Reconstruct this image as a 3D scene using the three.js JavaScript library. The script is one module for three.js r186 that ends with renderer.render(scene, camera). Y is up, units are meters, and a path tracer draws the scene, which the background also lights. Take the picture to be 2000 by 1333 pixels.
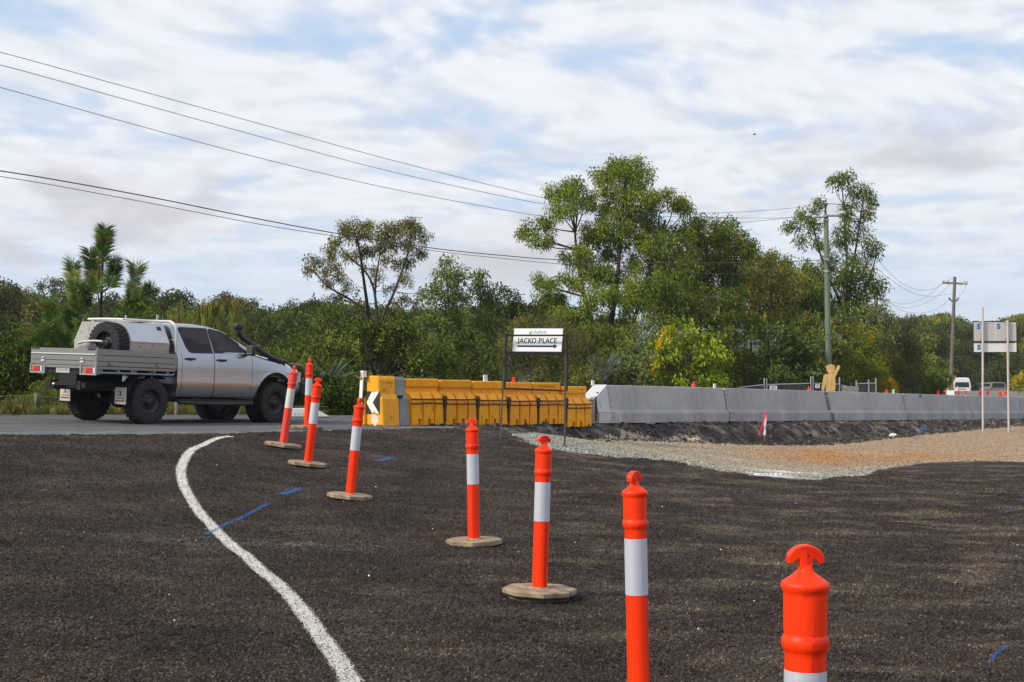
import * as THREE from 'three';
import { mergeGeometries, mergeVertices } from 'three/addons/utils/BufferGeometryUtils.js';
import { RoundedBoxGeometry } from 'three/addons/geometries/RoundedBoxGeometry.js';
import { createNoise2D, createNoise3D } from 'simplex-noise';

// ---------------------------------------------------------------- camera, sky, sun, exposure
const scene = new THREE.Scene();
const F = 2600, EYE = 1.45, PITCH = Math.atan(98.5 / F);          // focal length in photograph pixels (2000 x 1333), eye height
const camera = new THREE.PerspectiveCamera(2 * Math.atan(666.5 / F) * 180 / Math.PI, 2000 / 1333, 0.1, 4000);
camera.position.set(0, EYE, 0); camera.rotation.x = PITCH; scene.add(camera);
const renderer = new THREE.WebGLRenderer();
renderer.toneMapping = THREE.LinearToneMapping; renderer.toneMappingExposure = 1.0;
renderer.shadowMap.enabled = true;
const sun = new THREE.DirectionalLight(new THREE.Color(1, .90, .74), 3.7);
sun.position.set(-60, 50, 34); sun.castShadow = true; sun.shadow.radius = 22;
Object.assign(sun.shadow.camera, { left: -60, right: 60, top: 60, bottom: -60, far: 300 }); scene.add(sun); scene.add(sun.target);

function rng(seed) { let a = seed >>> 0; return () => { a = (a + 0x6d2b79f5) | 0; let t = Math.imul(a ^ (a >>> 15), 1 | a); t = (t + Math.imul(t ^ (t >>> 7), 61 | t)) ^ t; return ((t ^ (t >>> 14)) >>> 0) / 4294967296; }; }
const R = rng(7), n2 = createNoise2D(rng(11)), n3 = createNoise3D(rng(12));
const { clamp, lerp, smoothstep } = THREE.MathUtils;
const ss = (a, b, x) => { const t = clamp((x - a) / (b - a), 0, 1); return t * t * (3 - 2 * t); };
const rr = (a, b, r = R) => a + (b - a) * r();
const fbm2 = (x, y, o = 4) => { let s = 0, a = .5; for (let i = 0; i < o; i++) { s += a * n2(x, y); x = x * 2.03 + 7.1; y = y * 2.03 - 3.7; a *= .5; } return s; };
const fbm3 = (x, y, z, o = 4) => { let s = 0, a = .5; for (let i = 0; i < o; i++) { s += a * n3(x, y, z); x = x * 2.03 + 3.1; y = y * 2.03 + 1.7; z = z * 2.03 - 5.3; a *= .5; } return s; };
const curve = (pts) => (x) => { if (x <= pts[0][0]) return pts[0][1]; for (let i = 1; i < pts.length; i++) if (x <= pts[i][0]) { const [a, b] = pts[i - 1], [c, d] = pts[i]; return b + (d - b) * (x - a) / (c - a); } return pts[pts.length - 1][1]; };

{ // the sky: high broken cloud with blue between, mauve-grey cumulus lower down, pale blue along the horizon
  const W = 4096, H = 2048, data = new Float32Array(W * H * 4);
  for (let row = 0; row < H; row++) {
    const el = ((row + .5) / H - .5) * Math.PI, y = Math.sin(el), c = Math.cos(el);
    for (let col = 0; col < W; col++) {
      const az = ((col + .5) / W - .5) * 2 * Math.PI, x = Math.cos(az) * c, z = Math.sin(az) * c, i = (row * W + col) * 4;
      if (y < -.03) { data[i] = .17; data[i + 1] = .17; data[i + 2] = .15; data[i + 3] = 1; continue; }
      const up = Math.max(y, 0), k = 1 / (up + .085), px = x * k, pz = z * k;
      // air
      let r = lerp(.64, .36, ss(0, .5, up)), g = lerp(.78, .55, ss(0, .5, up)), b = lerp(.93, .90, ss(0, .6, up));
      // high cloud sheet, streaked towards the horizon
      const wx = fbm2(px * .55 + 9, pz * .55, 2) * .45, wz = fbm2(px * .55 - 4, pz * .55 + 8, 2) * .45;
      const d1 = fbm2(px * 1.5 + wx, pz * 1.7 + wz, 5), d2 = fbm2(px * 6.1 + pz * 1.5 + wx * 3, pz * 5.4 + wz * 3, 5);
      let a1 = ss(-.52, .34, d1 * .95 + d2 * .24 + .18) * lerp(.3, 1, ss(.03, .15, up));
      const br = lerp(.86, .99, ss(-.36, .34, d2 * .55 + d1 * .5));
      r = lerp(r, br * .955, a1 * .93); g = lerp(g, br * .985, a1 * .93); b = lerp(b, br * 1.035, a1 * .93);
      // lower cumulus with soft grey undersides
      const q = fbm3(x * 3.1 + 1.3, y * 9 + 4.5, z * 3.1 + 2.2, 5), q2 = fbm3(x * 11 + 5, y * 24, z * 11, 4);
      const band = ss(.05, .10, up) * (1 - ss(.13, .25, up));
      const a2 = ss(-.02, .34, q + q2 * .14 + .03) * band;
      const under = ss(-.3, .3, q2 * .8 + fbm3(x * 3.1 + 1.3, (y + .02) * 9 + 4.5, z * 3.1 + 2.2, 3) * .8);
      const cr = lerp(.86, .66, under);
      r = lerp(r, cr, a2 * .9); g = lerp(g, cr * .985, a2 * .9); b = lerp(b, cr * 1.05, a2 * .9);
      data[i] = r; data[i + 1] = g; data[i + 2] = b; data[i + 3] = 1;
    }
  }
  const t = new THREE.DataTexture(data, W, H, THREE.RGBAFormat, THREE.FloatType);
  t.mapping = THREE.EquirectangularReflectionMapping; t.magFilter = THREE.LinearFilter; t.needsUpdate = true;
  scene.background = t; scene.environment = t;
}
scene.fog = new THREE.FogExp2(new THREE.Color(.80, .88, .97), .00022);

// ---------------------------------------------------------------- helpers
const CP = Math.cos(PITCH), SP = Math.sin(PITCH);
function P(px, py, Z) { const xc = (px - 1000) / F, yc = (666.5 - py) / F, y = yc * CP + SP, z = CP - yc * SP, t = Z / z; return new THREE.Vector3(xc * t, EYE + y * t, -Z); }   // point on the sight line at distance Z
const V = (x, y, z) => new THREE.Vector3(x, y, z);
const used = {};
const numbered = (n) => { used[n] = (used[n] ?? -1) + 1; return used[n] ? n + '_' + String(used[n]).padStart(3, '0') : n; };
function tag(o, label, category, group, kind) { if (label) o.userData.label = label; if (category) o.userData.category = category; if (group) o.userData.group = group; if (kind) o.userData.kind = kind; return o; }
function thing(name, label, category, pos, turn = 0, group) { const o = new THREE.Group(); o.name = numbered(name); if (pos) o.position.copy(pos); o.rotation.y = turn; scene.add(o); return tag(o, label, category, group); }
function flat(g) { g = g.index ? g.toNonIndexed() : g; for (const k of Object.keys(g.attributes)) if (!['position', 'normal', 'uv', 'color'].includes(k)) g.deleteAttribute(k); if (!g.attributes.normal) g.computeVertexNormals(); if (!g.attributes.uv) g.setAttribute('uv', new THREE.BufferAttribute(new Float32Array(g.attributes.position.count * 2), 2)); g.morphAttributes = {}; return g; }
const merge = (list) => { list = [].concat(list).map(flat); return list.length > 1 ? mergeGeometries(list) : list[0]; };
function mesh(name, geo, mat, parent) { const m = new THREE.Mesh(Array.isArray(geo) ? merge(geo) : geo, mat); m.castShadow = m.receiveShadow = true; m.name = parent ? name : numbered(name); (parent ?? scene).add(m); return m; }
function copyOf(o, label, pos) { const c = o.clone(); c.name = numbered(o.name.replace(/_\d{3}$/, '')); scene.add(c); c.userData = { ...o.userData, label }; if (pos) c.position.copy(pos); return c; }
const bx = (w, h, d, x = 0, y = 0, z = 0, r = .006) => (r ? new RoundedBoxGeometry(w, h, d, 1, Math.min(r, w / 2.1, h / 2.1, d / 2.1)) : new THREE.BoxGeometry(w, h, d)).translate(x, y, z);
function bar(a, b, w, d = w, r = 0) { const L = a.distanceTo(b), g = r ? new THREE.CylinderGeometry(w, d, L, r) : new THREE.BoxGeometry(w, L, d); g.applyQuaternion(new THREE.Quaternion().setFromUnitVectors(V(0, 1, 0), b.clone().sub(a).normalize())); const m = a.clone().add(b).multiplyScalar(.5); return g.translate(m.x, m.y, m.z); }
const tube = (pts, r, seg = 24, rad = 6, closed = false) => new THREE.TubeGeometry(new THREE.CatmullRomCurve3(pts, closed), seg, r, rad, closed);
const cyl = (r0, r1, h, n = 16, x = 0, y = 0, z = 0) => new THREE.CylinderGeometry(r0, r1, h, n).translate(x, y, z);
function prism(pts, depth, bevel = .006) { const s = new THREE.Shape(pts.map(([x, y]) => new THREE.Vector2(x, y))); const g = new THREE.ExtrudeGeometry(s, { depth: depth - 2 * bevel, bevelEnabled: bevel > 0, bevelSize: bevel, bevelThickness: bevel, bevelOffset: -bevel, bevelSegments: 1 }); return g.translate(0, 0, bevel); }
function taperTube(curve, r0, r1, seg, rad) { // a limb: rings that shrink along a curve
  const pos = [], idx = [], up = V(.31, .2, .93); 
  for (let i = 0; i <= seg; i++) { const t = i / seg, p = curve.getPoint(t), d = curve.getTangent(t), a = V(0, 0, 0).crossVectors(d, up).normalize(), b = V(0, 0, 0).crossVectors(d, a), r = lerp(r0, r1, Math.pow(t, .8));
    for (let j = 0; j < rad; j++) { const w = j / rad * 2 * Math.PI, c = Math.cos(w) * r, s = Math.sin(w) * r; pos.push(p.x + a.x * c + b.x * s, p.y + a.y * c + b.y * s, p.z + a.z * c + b.z * s); } }
  for (let i = 0; i < seg; i++) for (let j = 0; j < rad; j++) { const a = i * rad + j, b = i * rad + (j + 1) % rad; idx.push(a, b, a + rad, b, b + rad, a + rad); }
  const g = new THREE.BufferGeometry(); g.setAttribute('position', new THREE.Float32BufferAttribute(pos, 3)); g.setIndex(idx); g.computeVertexNormals(); return g;
}
const std = (r, g, b, rough = .7, more = {}) => new THREE.MeshStandardMaterial({ color: new THREE.Color().setRGB(r, g, b), roughness: rough, ...more });
const hash2 = (x, y, s = 0) => { let h = Math.imul(x | 0, 374761393) ^ Math.imul(y | 0, 668265263) ^ Math.imul(s | 0, 974634621); h = Math.imul(h ^ (h >>> 13), 1274126177); return ((h ^ (h >>> 16)) >>> 0) / 4294967296; };
const mod = (a, n) => ((a % n) + n) % n;
function pnoise(x, y, per, s = 0) { const xi = Math.floor(x), yi = Math.floor(y), fx = x - xi, fy = y - yi, u = fx * fx * (3 - 2 * fx), v = fy * fy * (3 - 2 * fy), h = (a, b) => hash2(mod(a, per), mod(b, per), s); return lerp(lerp(h(xi, yi), h(xi + 1, yi), u), lerp(h(xi, yi + 1), h(xi + 1, yi + 1), u), v); }
const pfbm = (x, y, per, o = 4, s = 0) => { let v = 0, a = .5, t = 0; for (let i = 0; i < o; i++) { v += a * pnoise(x, y, per, s + i); t += a; x *= 2; y *= 2; per *= 2; a *= .5; } return v / t; };
function tex(n, fn, srgb = true, rep = 1) { const d = new Uint8Array(n * n * 4); for (let y = 0; y < n; y++) for (let x = 0; x < n; x++) { const c = fn(x / n, y / n), i = (y * n + x) * 4; for (let k = 0; k < 3; k++) { let v = Array.isArray(c) ? c[k] : c; if (srgb) v = Math.pow(clamp(v, 0, 1), 1 / 2.2); d[i + k] = clamp(v * 255, 0, 255); } d[i + 3] = Array.isArray(c) && c.length > 3 ? c[3] * 255 : 255; }
  const t = new THREE.DataTexture(d, n, n); t.wrapS = t.wrapT = THREE.RepeatWrapping; t.magFilter = THREE.LinearFilter; if (srgb) t.colorSpace = THREE.SRGBColorSpace; t.repeat.set(rep, rep); t.needsUpdate = true; return t; }
function chips(n, cells, seed) { // packed stones: for each texel the height of its stone and the stone's number
  const h = new Float32Array(n * n), id = new Float32Array(n * n);
  for (let y = 0; y < n; y++) for (let x = 0; x < n; x++) { const u = x / n * cells, v = y / n * cells, ui = Math.floor(u), vi = Math.floor(v); let best = 9, sec = 9, who = 0;
    for (let b = -1; b <= 1; b++) for (let a = -1; a <= 1; a++) { const cx = mod(ui + a, cells), cy = mod(vi + b, cells), dx = ui + a + hash2(cx, cy, seed) - u, dy = vi + b + hash2(cx, cy, seed + 1) - v, d = dx * dx + dy * dy; if (d < best) { sec = best; best = d; who = hash2(cx, cy, seed + 2); } else if (d < sec) sec = d; }
    h[y * n + x] = clamp((Math.sqrt(sec) - Math.sqrt(best)) * 1.6, 0, 1) * (.45 + .55 * who); id[y * n + x] = who; }
  return { h, id };
}

// ---------------------------------------------------------------- the lie of the land
const ux = .64, uz = .7684;                                        // direction of the main road, X and depth
const QP = (X, Z) => [-uz * (X + 2) + ux * (Z - 23.6), ux * (X + 2) + uz * (Z - 23.6)];   // metres beyond the barrier line, metres along it
const bend = (p) => p > 34 ? .0042 * (p - 34) ** 2 : 0;
const roadY = curve([[-60, -.3], [-14, -.42], [0, -.6], [32, -1.03], [120, -.86], [300, 2]]);
const rampL = curve([[-13.6, 0], [-11.3, .08], [-9.2, .15], [-6.3, .34], [-4.6, .6], [-3.5, .79], [-1.5, 1], [0, 1]]);
const bankR = curve([[-9, 0], [-2.6, .05], [-1.35, .13], [-1.0, .34], [-.62, .9], [-.3, 1], [0, 1]]);
const apron = curve([[1, .55], [5, .6], [9, .34], [14, .12], [20, .3], [26, .42], [40, .55]]);   // how far the gravel is heaped up against the bank
function landY(X, Z) { // relative to the eye
  const [q, p] = QP(X, Z), qq = q - bend(p), rd = roadY(p);
  if (qq < 0) {
    const lowL = -1.41 - .012 * ss(8, 5, Z), lowR = -1.42 + .14 * ss(14, 30, p) + .3 * ss(30, 80, p), w = ss(0, 4.5, p), bq = q + .22 * n2(p * .5, 3) * ss(1, 4, p);
    return lerp(lowL + (rd - lowL) * rampL(q), lowR + (rd - lowR) * Math.max(bankR(Math.min(0, bq)), apron(p) * ss(-6.5, -.8, q)), w);
  }
  let y = rd + .03 * (Math.max(qq, 3.2) - 4.6) * ss(0, 2, qq) * (p < 40 ? 1 : 0);
  const beyond = qq - 8.2;
  if (beyond > 0) {
    y -= 1.0 * ss(0, 4, beyond) * (1 - ss(20, 40, p)) + 3.2 * ss(2, 40, beyond) * (1 - ss(20, 70, p));
    y += 13 * Math.exp(-(((X - 95) / 60) ** 2 + ((Z - 250) / 70) ** 2)) + 9 * ss(120, 330, Z) * ss(0, 60, X) + 5 * ss(200, 420, Z) + fbm2(X * .02, Z * .02, 3) * 2.2 * ss(5, 40, beyond);
  }
  return y;
}
const ground = (X, Z) => EYE + landY(X, Z);
const noiseY = (X, Z) => { const [q, p] = QP(X, Z), onBank = p > 0 ? Math.exp(-(((q + .9) / .7) ** 2)) : 0, rough2 = p > 0 && q < -.6 ? .012 : .004; return rough2 * fbm2(X * 6, Z * 6, 3) + onBank * .08 * fbm2(X * 1.8, Z * 1.8, 4) * ss(0, 3, p) + .012 * fbm2(X * .7, Z * .7, 2) * ss(0, -3, q); };
const surface = (X, Z) => ground(X, Z) + noiseY(X, Z);
function G(px, py) { let lo = 1; for (let Z = 1.5; Z < 260; Z += Z < 60 ? .05 : .5) { const v = P(px, py, Z); if (v.y <= ground(v.x, Z)) { return V(v.x, ground(v.x, Z), -Z); } } return P(px, py, 260); }
const onGround = (px, Z) => { const X = (px - 1000) / F * Z; return V(X, ground(X, Z), -Z); };
const XZ = (pts) => pts.map(([a, b]) => { const v = G(a, b); return [v.x, -v.z]; });
function inside(poly, x, y) { let c = false; for (let i = 0, j = poly.length - 1; i < poly.length; j = i++) { const [a, b] = poly[i], [d, e] = poly[j]; if ((b > y) !== (e > y) && x < (d - a) * (y - b) / (e - b) + a) c = !c; } return c; }
const segDist = (poly, x, y) => { let m = 1e9; for (let i = 1; i < poly.length; i++) { const [a, b] = poly[i - 1], [c, d] = poly[i], t = clamp(((x - a) * (c - a) + (y - b) * (d - b)) / ((c - a) ** 2 + (d - b) ** 2), 0, 1); m = Math.min(m, Math.hypot(x - a - t * (c - a), y - b - t * (d - b))); } return m; };
// edges between the surfaces
const seam = [[-14, 15.5], ...XZ([[0, 850], [250, 849], [450, 847], [600, 843], [702, 839], [790, 837.5], [875, 837], [955, 836]])];
const gravelEdge = XZ([[1000, 849], [1030, 866], [1103, 884], [1200, 892], [1298, 900], [1370, 912], [1437, 924], [1518, 935], [1595, 939], [1662, 932], [1707, 921], [1802, 905], [1910, 901], [2000, 903]]).concat([[24, 27]]);
const gravelTop = XZ([[1000, 849], [1100, 853], [1192, 855], [1307, 858], [1387, 864], [1491, 871], [1560, 872], [1640, 866], [1775, 854], [1900, 841], [1999, 832]]).concat([[34, 62]]);
const asphaltPoly = [...seam, ...gravelEdge, [24, -6], [-14, -6]];
const gravelPoly = [...gravelEdge, [40, 60], ...gravelTop.slice().reverse()];
function region(X, Z) {
  const [q, p] = QP(X, Z), qq = q - bend(p), j = .09 * n2(X * 2.3, Z * 2.3) + .05 * n2(X * 7, Z * 7);
  if (inside(gravelPoly, X + j, Z + j) && q < -.3) return 'gravel';
  if (inside(asphaltPoly, X, Z + j * .6)) return 'asphalt';
  if (qq > 7.9 + j * 2) return 'verge';
  if (p > .2 && q < -.12) return q < -2.5 ? 'gravel' : 'bank';
  return 'road';
}

// ---------------------------------------------------------------- ground textures
const T = {};
{
  const n = 1024, c1 = chips(n, 150, 3), c2 = chips(n, 64, 9), at = (u, v) => (Math.floor(v * n) % n) * n + Math.floor(u * n) % n;
  T.asphalt = tex(n, (u, v) => { const i = at(u, v), w = c1.id[i], m = pfbm(u * 8, v * 8, 8, 4, 5); let k = .38 + .3 * w + .5 * (m - .5); if (w > .93) k += .55 * (w - .93) * 14; return [k * (1 + .06 * (w - .5)), k, k * (1 - .08 * (w - .5))]; });
  T.asphaltBump = tex(n, (u, v) => { const i = at(u, v); return clamp(c1.h[i] * .75 + .25 * pfbm(u * 16, v * 16, 16, 3, 2), 0, 1); }, false);
  T.gravel = tex(n, (u, v) => { const i = at(u, v), w = c2.id[i], m = pfbm(u * 8, v * 8, 8, 4, 6); const k = .5 + .36 * w + .4 * (m - .5); return [k * (1 + .1 * (w - .5)), k, k * (1 - .1 * (w - .5))]; });
  T.gravelBump = tex(n, (u, v) => clamp(c2.h[at(u, v)] * .8 + .2 * pfbm(u * 32, v * 32, 32, 3, 8), 0, 1), false);
  T.road = tex(512, (u, v) => { const k = .62 + .5 * (pfbm(u * 64, v * 64, 64, 2, 3) - .5) + .4 * (hash2(u * 512, v * 512, 4) - .5) + .3 * (pfbm(u * 6, v * 6, 6, 3, 1) - .5); return [k, k, k]; });
  T.soil = tex(512, (u, v) => { const k = .55 + .8 * (pfbm(u * 12, v * 12, 12, 5, 3) - .5) + .25 * (hash2(u * 512, v * 512, 9) - .5); return [k, k, k]; });
  T.soilBump = tex(512, (u, v) => pfbm(u * 14, v * 14, 14, 5, 13), false);
  T.concrete = tex(512, (u, v) => { const k = .82 + .34 * (pfbm(u * 5, v * 5, 5, 5, 3) - .5) + .22 * (pfbm(u * 30, v * 3, 90, 4, 17) - .5) + .12 * (hash2(u * 512, v * 512, 2) - .5) - (hash2(u * 170, v * 170, 6) > .995 ? .3 : 0); return [k, k, k]; });
  T.grime = tex(512, (u, v) => { const k = .92 + .3 * (pfbm(u * 4, v * 9, 36, 5, 23) - .5) - .35 * ss(.62, .8, pfbm(u * 9, v * 9, 9, 5, 31)); return [k, k * .985, k * .95]; });
  T.scuff = tex(512, (u, v) => { const d = ss(.60, .78, pfbm(u * 5, v * 6, 30, 5, 41)) * .45, s = ss(.70, .76, pfbm(u * 7, v * 90, 630, 2, 47)) * .5 * ss(.45, .6, pfbm(u * 4, v * 4, 4, 3, 51)), w = ss(.71, .75, pfbm(u * 60, v * 9, 540, 2, 57)) * .3; const k = 1 - Math.max(d, s, w); return [.4 + .6 * k, k, k]; });
  T.wood = tex(256, (u, v) => { const k = .7 + .5 * (pfbm(u * 40, v * 3, 120, 4, 3) - .5) + .2 * (pfbm(u * 8, v * 8, 8, 4, 5) - .5); return [k, k, k]; });
  T.checker = tex(256, (u, v) => { const s = 8, a = u * s, b = v * s, i = Math.floor(a) + Math.floor(b), fx = (a % 1) - .5, fy = (b % 1) - .5, x = (fx + fy) * .707, y = (fx - fy) * .707; return i % 2 ? (Math.abs(x) < .12 && Math.abs(y) < .42 ? 1 : 0) : (Math.abs(y) < .12 && Math.abs(x) < .42 ? 1 : 0); }, false);
  T.speck = tex(512, (u, v) => { const a = pfbm(u * 60, v * 60, 60, 3, 3), e = Math.abs(v - .5) * 2, o = a * .8 + .2 * hash2(u * 170, v * 170, 3) + .3 * pfbm(u * 9, v * 9, 9, 3, 7) > .555 + .25 * ss(.6, 1, e) ? 1 : 0; return o; }, false);
  T.sparse = tex(512, (u, v) => { const a = pfbm(u * 70, v * 70, 70, 3, 5), e = Math.abs(v - .5) * 2; return a * .75 + .25 * hash2(u * 150, v * 150, 5) > .50 + .22 * ss(.15, 1, e) + .2 * (pfbm(u * 5, v * 3, 15, 2, 9) - .3) ? 1 : 0; }, false);
}
const cloned = (t, x, y = x) => { const c = t.clone(); c.repeat.set(x, y); c.needsUpdate = true; return c; };
const M = {
  asphalt: new THREE.MeshPhysicalMaterial({ specularIntensity: .2, map: T.asphalt, bumpMap: T.asphaltBump, bumpScale: .006, roughness: .92, vertexColors: true }),
  gravel: new THREE.MeshPhysicalMaterial({ specularIntensity: .2, map: T.gravel, bumpMap: T.gravelBump, bumpScale: .012, roughness: .95, vertexColors: true }),
  road: new THREE.MeshPhysicalMaterial({ specularIntensity: .2, map: T.road, bumpMap: T.asphaltBump, bumpScale: .002, roughness: .85, vertexColors: true }),
  soil: new THREE.MeshPhysicalMaterial({ specularIntensity: .2, map: T.soil, bumpMap: T.soilBump, bumpScale: .03, roughness: .97, vertexColors: true }),
};
// ---------------------------------------------------------------- ground, roads, gravel
let colorAt;
{
  const c = .09, bags = {}, bag = (k) => bags[k] ??= { pos: [], uv: [], col: [], idx: [], at: new Map() };
  const blotch = (X, Z, s, a, b) => ss(a, b, fbm2(X * s, Z * s, 4));
  const tealEdge = gravelEdge, spot = (X, Z, v, rx, rz) => { const dx = (X - v.x) / rx, dz = (Z + v.z) / rz; return Math.exp(-(dx * dx + dz * dz)); };
  const orange = G(1700, 893), orange2 = G(1640, 905), slurry = G(1475, 929), slurry2 = G(1530, 923), pale = G(1703, 886), oilA = G(470, 1060);
  const color = colorAt = { // matter lying on each surface: dust, clay, spilt slurry, worn tracks
    asphalt(X, Z) { const right = ss(-1.5, 4, X + .12 * Z - 1), d = (.25 + .6 * right) * blotch(X * .5 + .3 * Z + 4, Z * .9 - .25 * X, 1.2, -.05, .6) + .5 * blotch(X * .8, Z * .8 + 9, 3.6, .2, .6) * (.2 + .8 * right), f = blotch(X, Z, 9, -.1, .6) * .35, k = clamp(d * (.55 + f * 1.4) + f * .1, 0, 1), o = blotch(X + 20, Z, 3.4, .46, .6) * .6;
      const t = 1 + .45 * fbm2(X * .6, Z * .5, 3); let r = lerp(.075 * t, .29, k), g = lerp(.059 * t, .222, k), b = lerp(.051 * t, .155, k); r = lerp(r, .34, o * .5 * right); g = lerp(g, .22, o * .5 * right); b = lerp(b, .13, o * .5 * right);
      const w = .5 * spot(X, Z, oilA, .9, .25) * blotch(X, Z, 12, -.1, .4); return [lerp(r, .42, w), lerp(g, .4, w), lerp(b, .37, w)]; },
    gravel(X, Z) { const e = Math.exp(-segDist(tealEdge, X, Z) / .55) + .8 * ss(2.6, .4, X) , n = blotch(X, Z, .9, -.35, .45), or = clamp(1.2 * spot(X, Z, orange, 2.4, 2.2) + .9 * spot(X, Z, orange2, 1.7, 1.0) + .4 * ss(5, 10, X), 0, 1) * lerp(.6, 1, n), t = clamp(e * (.7 + .6 * fbm2(X * 2, Z * 2, 3)), 0, 1);
      let r = lerp(.46, .54, n), g = lerp(.40, .47, n), b = lerp(.315, .36, n); r = lerp(r, .58, or); g = lerp(g, .30, or); b = lerp(b, .125, or); r = lerp(r, .39, t); g = lerp(g, .415, t); b = lerp(b, .38, t);
      const p = ss(.35, .6, spot(X, Z, slurry, .7, .26) + .25 * fbm2(X * 5, Z * 5, 3)) + .7 * ss(.4, .7, spot(X, Z, slurry2, .6, .5) + .4 * fbm2(X * 4 + 3, Z * 4, 3)) + .16 * ss(.4, .9, spot(X, Z, pale, .8, 1)); const w = clamp(p, 0, 1); return [lerp(r, .82, w), lerp(g, .84, w), lerp(b, .85, w)]; },
    road(X, Z) { const [q, p] = QP(X, Z), wheel = .5 + .5 * Math.cos(q * 2 * Math.PI / 1.75), n = fbm2(q * 1.4, p * .25, 4), e = Math.exp(-segDist(seam, X, Z) / .3), k = .165 + .05 * n + .02 * wheel + .12 * e * ss(-.2, .4, fbm2(X * 3, Z * 3, 3)); const lane = ss(.09, .05, Math.abs(q - 2.05)) * ss(.0, .3, fbm2(p * .7, 4, 3) + .08) * .3; return [k + lane, k * 1.0 + lane, k * 1.03 + lane]; },
    bank(X, Z) { const n = fbm2(X * 1.3, Z * 2.2, 4), k = lerp(.085, .30, ss(.0, .45, n)); return [k, k * .87, k * .78]; },
    verge(X, Z) { const n = ss(-.3, .4, fbm2(X * .8, Z * .8, 3)); return [lerp(.13, .22, n), lerp(.15, .19, n), lerp(.06, .1, n)]; },
  };
  const rough = { asphalt: .004, gravel: .018, road: .001, bank: .05, verge: .05 };
  const scale = { asphalt: 1 / 1.5, gravel: 1 / 1.5, road: 1 / 1.2, bank: 1 / 2, verge: 1 / 3 };
  const memo = new Map();
  const high = (i, j, k) => { const X = i * c, Z = j * c; let y = ground(X, Z); return y; };
  const kinds = new Map(), kindAt = (X, Z) => region(X, Z);
  for (let j = Math.floor(1.2 / c); j * c < 56; j++) {
    const Z = j * c, half = .43 * Z + 2.6, i0 = Math.floor(-half / c), i1 = Math.ceil(half / c);
    for (let i = i0; i < i1; i++) {
      const k = kindAt((i + .5) * c, Z + c / 2), b = bag(k), v = [];
      for (const [a, e] of [[0, 0], [1, 0], [1, 1], [0, 1]]) { const key = (i + a) * 4096 + j + e + 4e6; let at = b.at.get(key);
        if (at === undefined) { const X = (i + a) * c, z = (j + e) * c; at = b.pos.length / 3; b.at.set(key, at); b.pos.push(X, surface(X, z), -z); b.uv.push(X * scale[k], z * scale[k]); b.col.push(...color[k](X, z)); } v.push(at); }
      b.idx.push(v[0], v[1], v[2], v[0], v[2], v[3]);
    }
  }
  const names = { asphalt: 'asphalt_turnout', gravel: 'gravel_ground', road: 'main_road', bank: 'earth_bank', verge: 'verge_ground' }, mats = { asphalt: M.asphalt, gravel: M.gravel, road: M.road, bank: M.soil, verge: M.soil };
  const labels = { asphalt: 'rough dark brown new asphalt filling the lower part of the scene', gravel: 'pale gravel and orange clay area below the concrete barriers', road: 'smooth grey main road that the ute drives on', bank: 'dark broken earth bank under the barriers', verge: 'weedy ground strip beyond the main road' };
  const finish = (b, name, mat, label) => { const g = new THREE.BufferGeometry(); g.setAttribute('position', new THREE.Float32BufferAttribute(b.pos, 3)); g.setAttribute('uv', new THREE.Float32BufferAttribute(b.uv, 2)); g.setAttribute('color', new THREE.Float32BufferAttribute(b.col, 3)); g.setIndex(b.idx); g.computeVertexNormals(); tag(mesh(name, g, mat), label, null, null, 'structure'); };
  for (const k in bags) finish(bags[k], names[k], mats[k], labels[k]);
  // the land around, coarser, a little below where the fine sheets lie
  const o = { pos: [], uv: [], col: [], idx: [], at: new Map() }, w = { pos: [], uv: [], col: [], idx: [], at: new Map() }, s = 2.5;
  for (let j = -12; j * s < 620; j++) for (let i = -Math.ceil((40 + .5 * Math.max(j, 4) * s) / s); i * s < 40 + .5 * Math.max(j, 4) * s; i++) {
    const Z = j * s, X = i * s, within = (x, z) => z > 1.5 && z < 55.5 && Math.abs(x) < .43 * z + 2.2;
    if (within(X, Z) && within(X + s, Z) && within(X, Z + s) && within(X + s, Z + s)) continue;
    const [q, p] = QP(X + s / 2, Z + s / 2), qq = q - bend(p), b = qq > -.5 && qq < 7.9 && Z > 50 ? w : o, v = [], k = b === w ? 'road' : q < -1 && Z < 56 ? (X < -5 || Z < 12 ? 'asphalt' : 'gravel') : 'verge';
    for (const [a, e] of [[0, 0], [1, 0], [1, 1], [0, 1]]) { const x = X + a * s, z = Z + e * s, key = (i + a) * 4096 + j + e + 4e6; let at = b.at.get(key); if (at === undefined) { at = b.pos.length / 3; b.at.set(key, at); b.pos.push(x, ground(x, z) - .06, -z); b.uv.push(x * .4, z * .4); const cc = color[k](x, z); b.col.push(...(k === 'asphalt' ? cc.map((t) => t * .6) : cc)); } v.push(at); }
    b.idx.push(v[0], v[1], v[2], v[0], v[2], v[3]);
  }
  finish(o, 'ground', M.soil, 'open land around the roadworks'); finish(w, 'distant_road', M.road, 'main road running on beyond the barriers');
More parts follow.
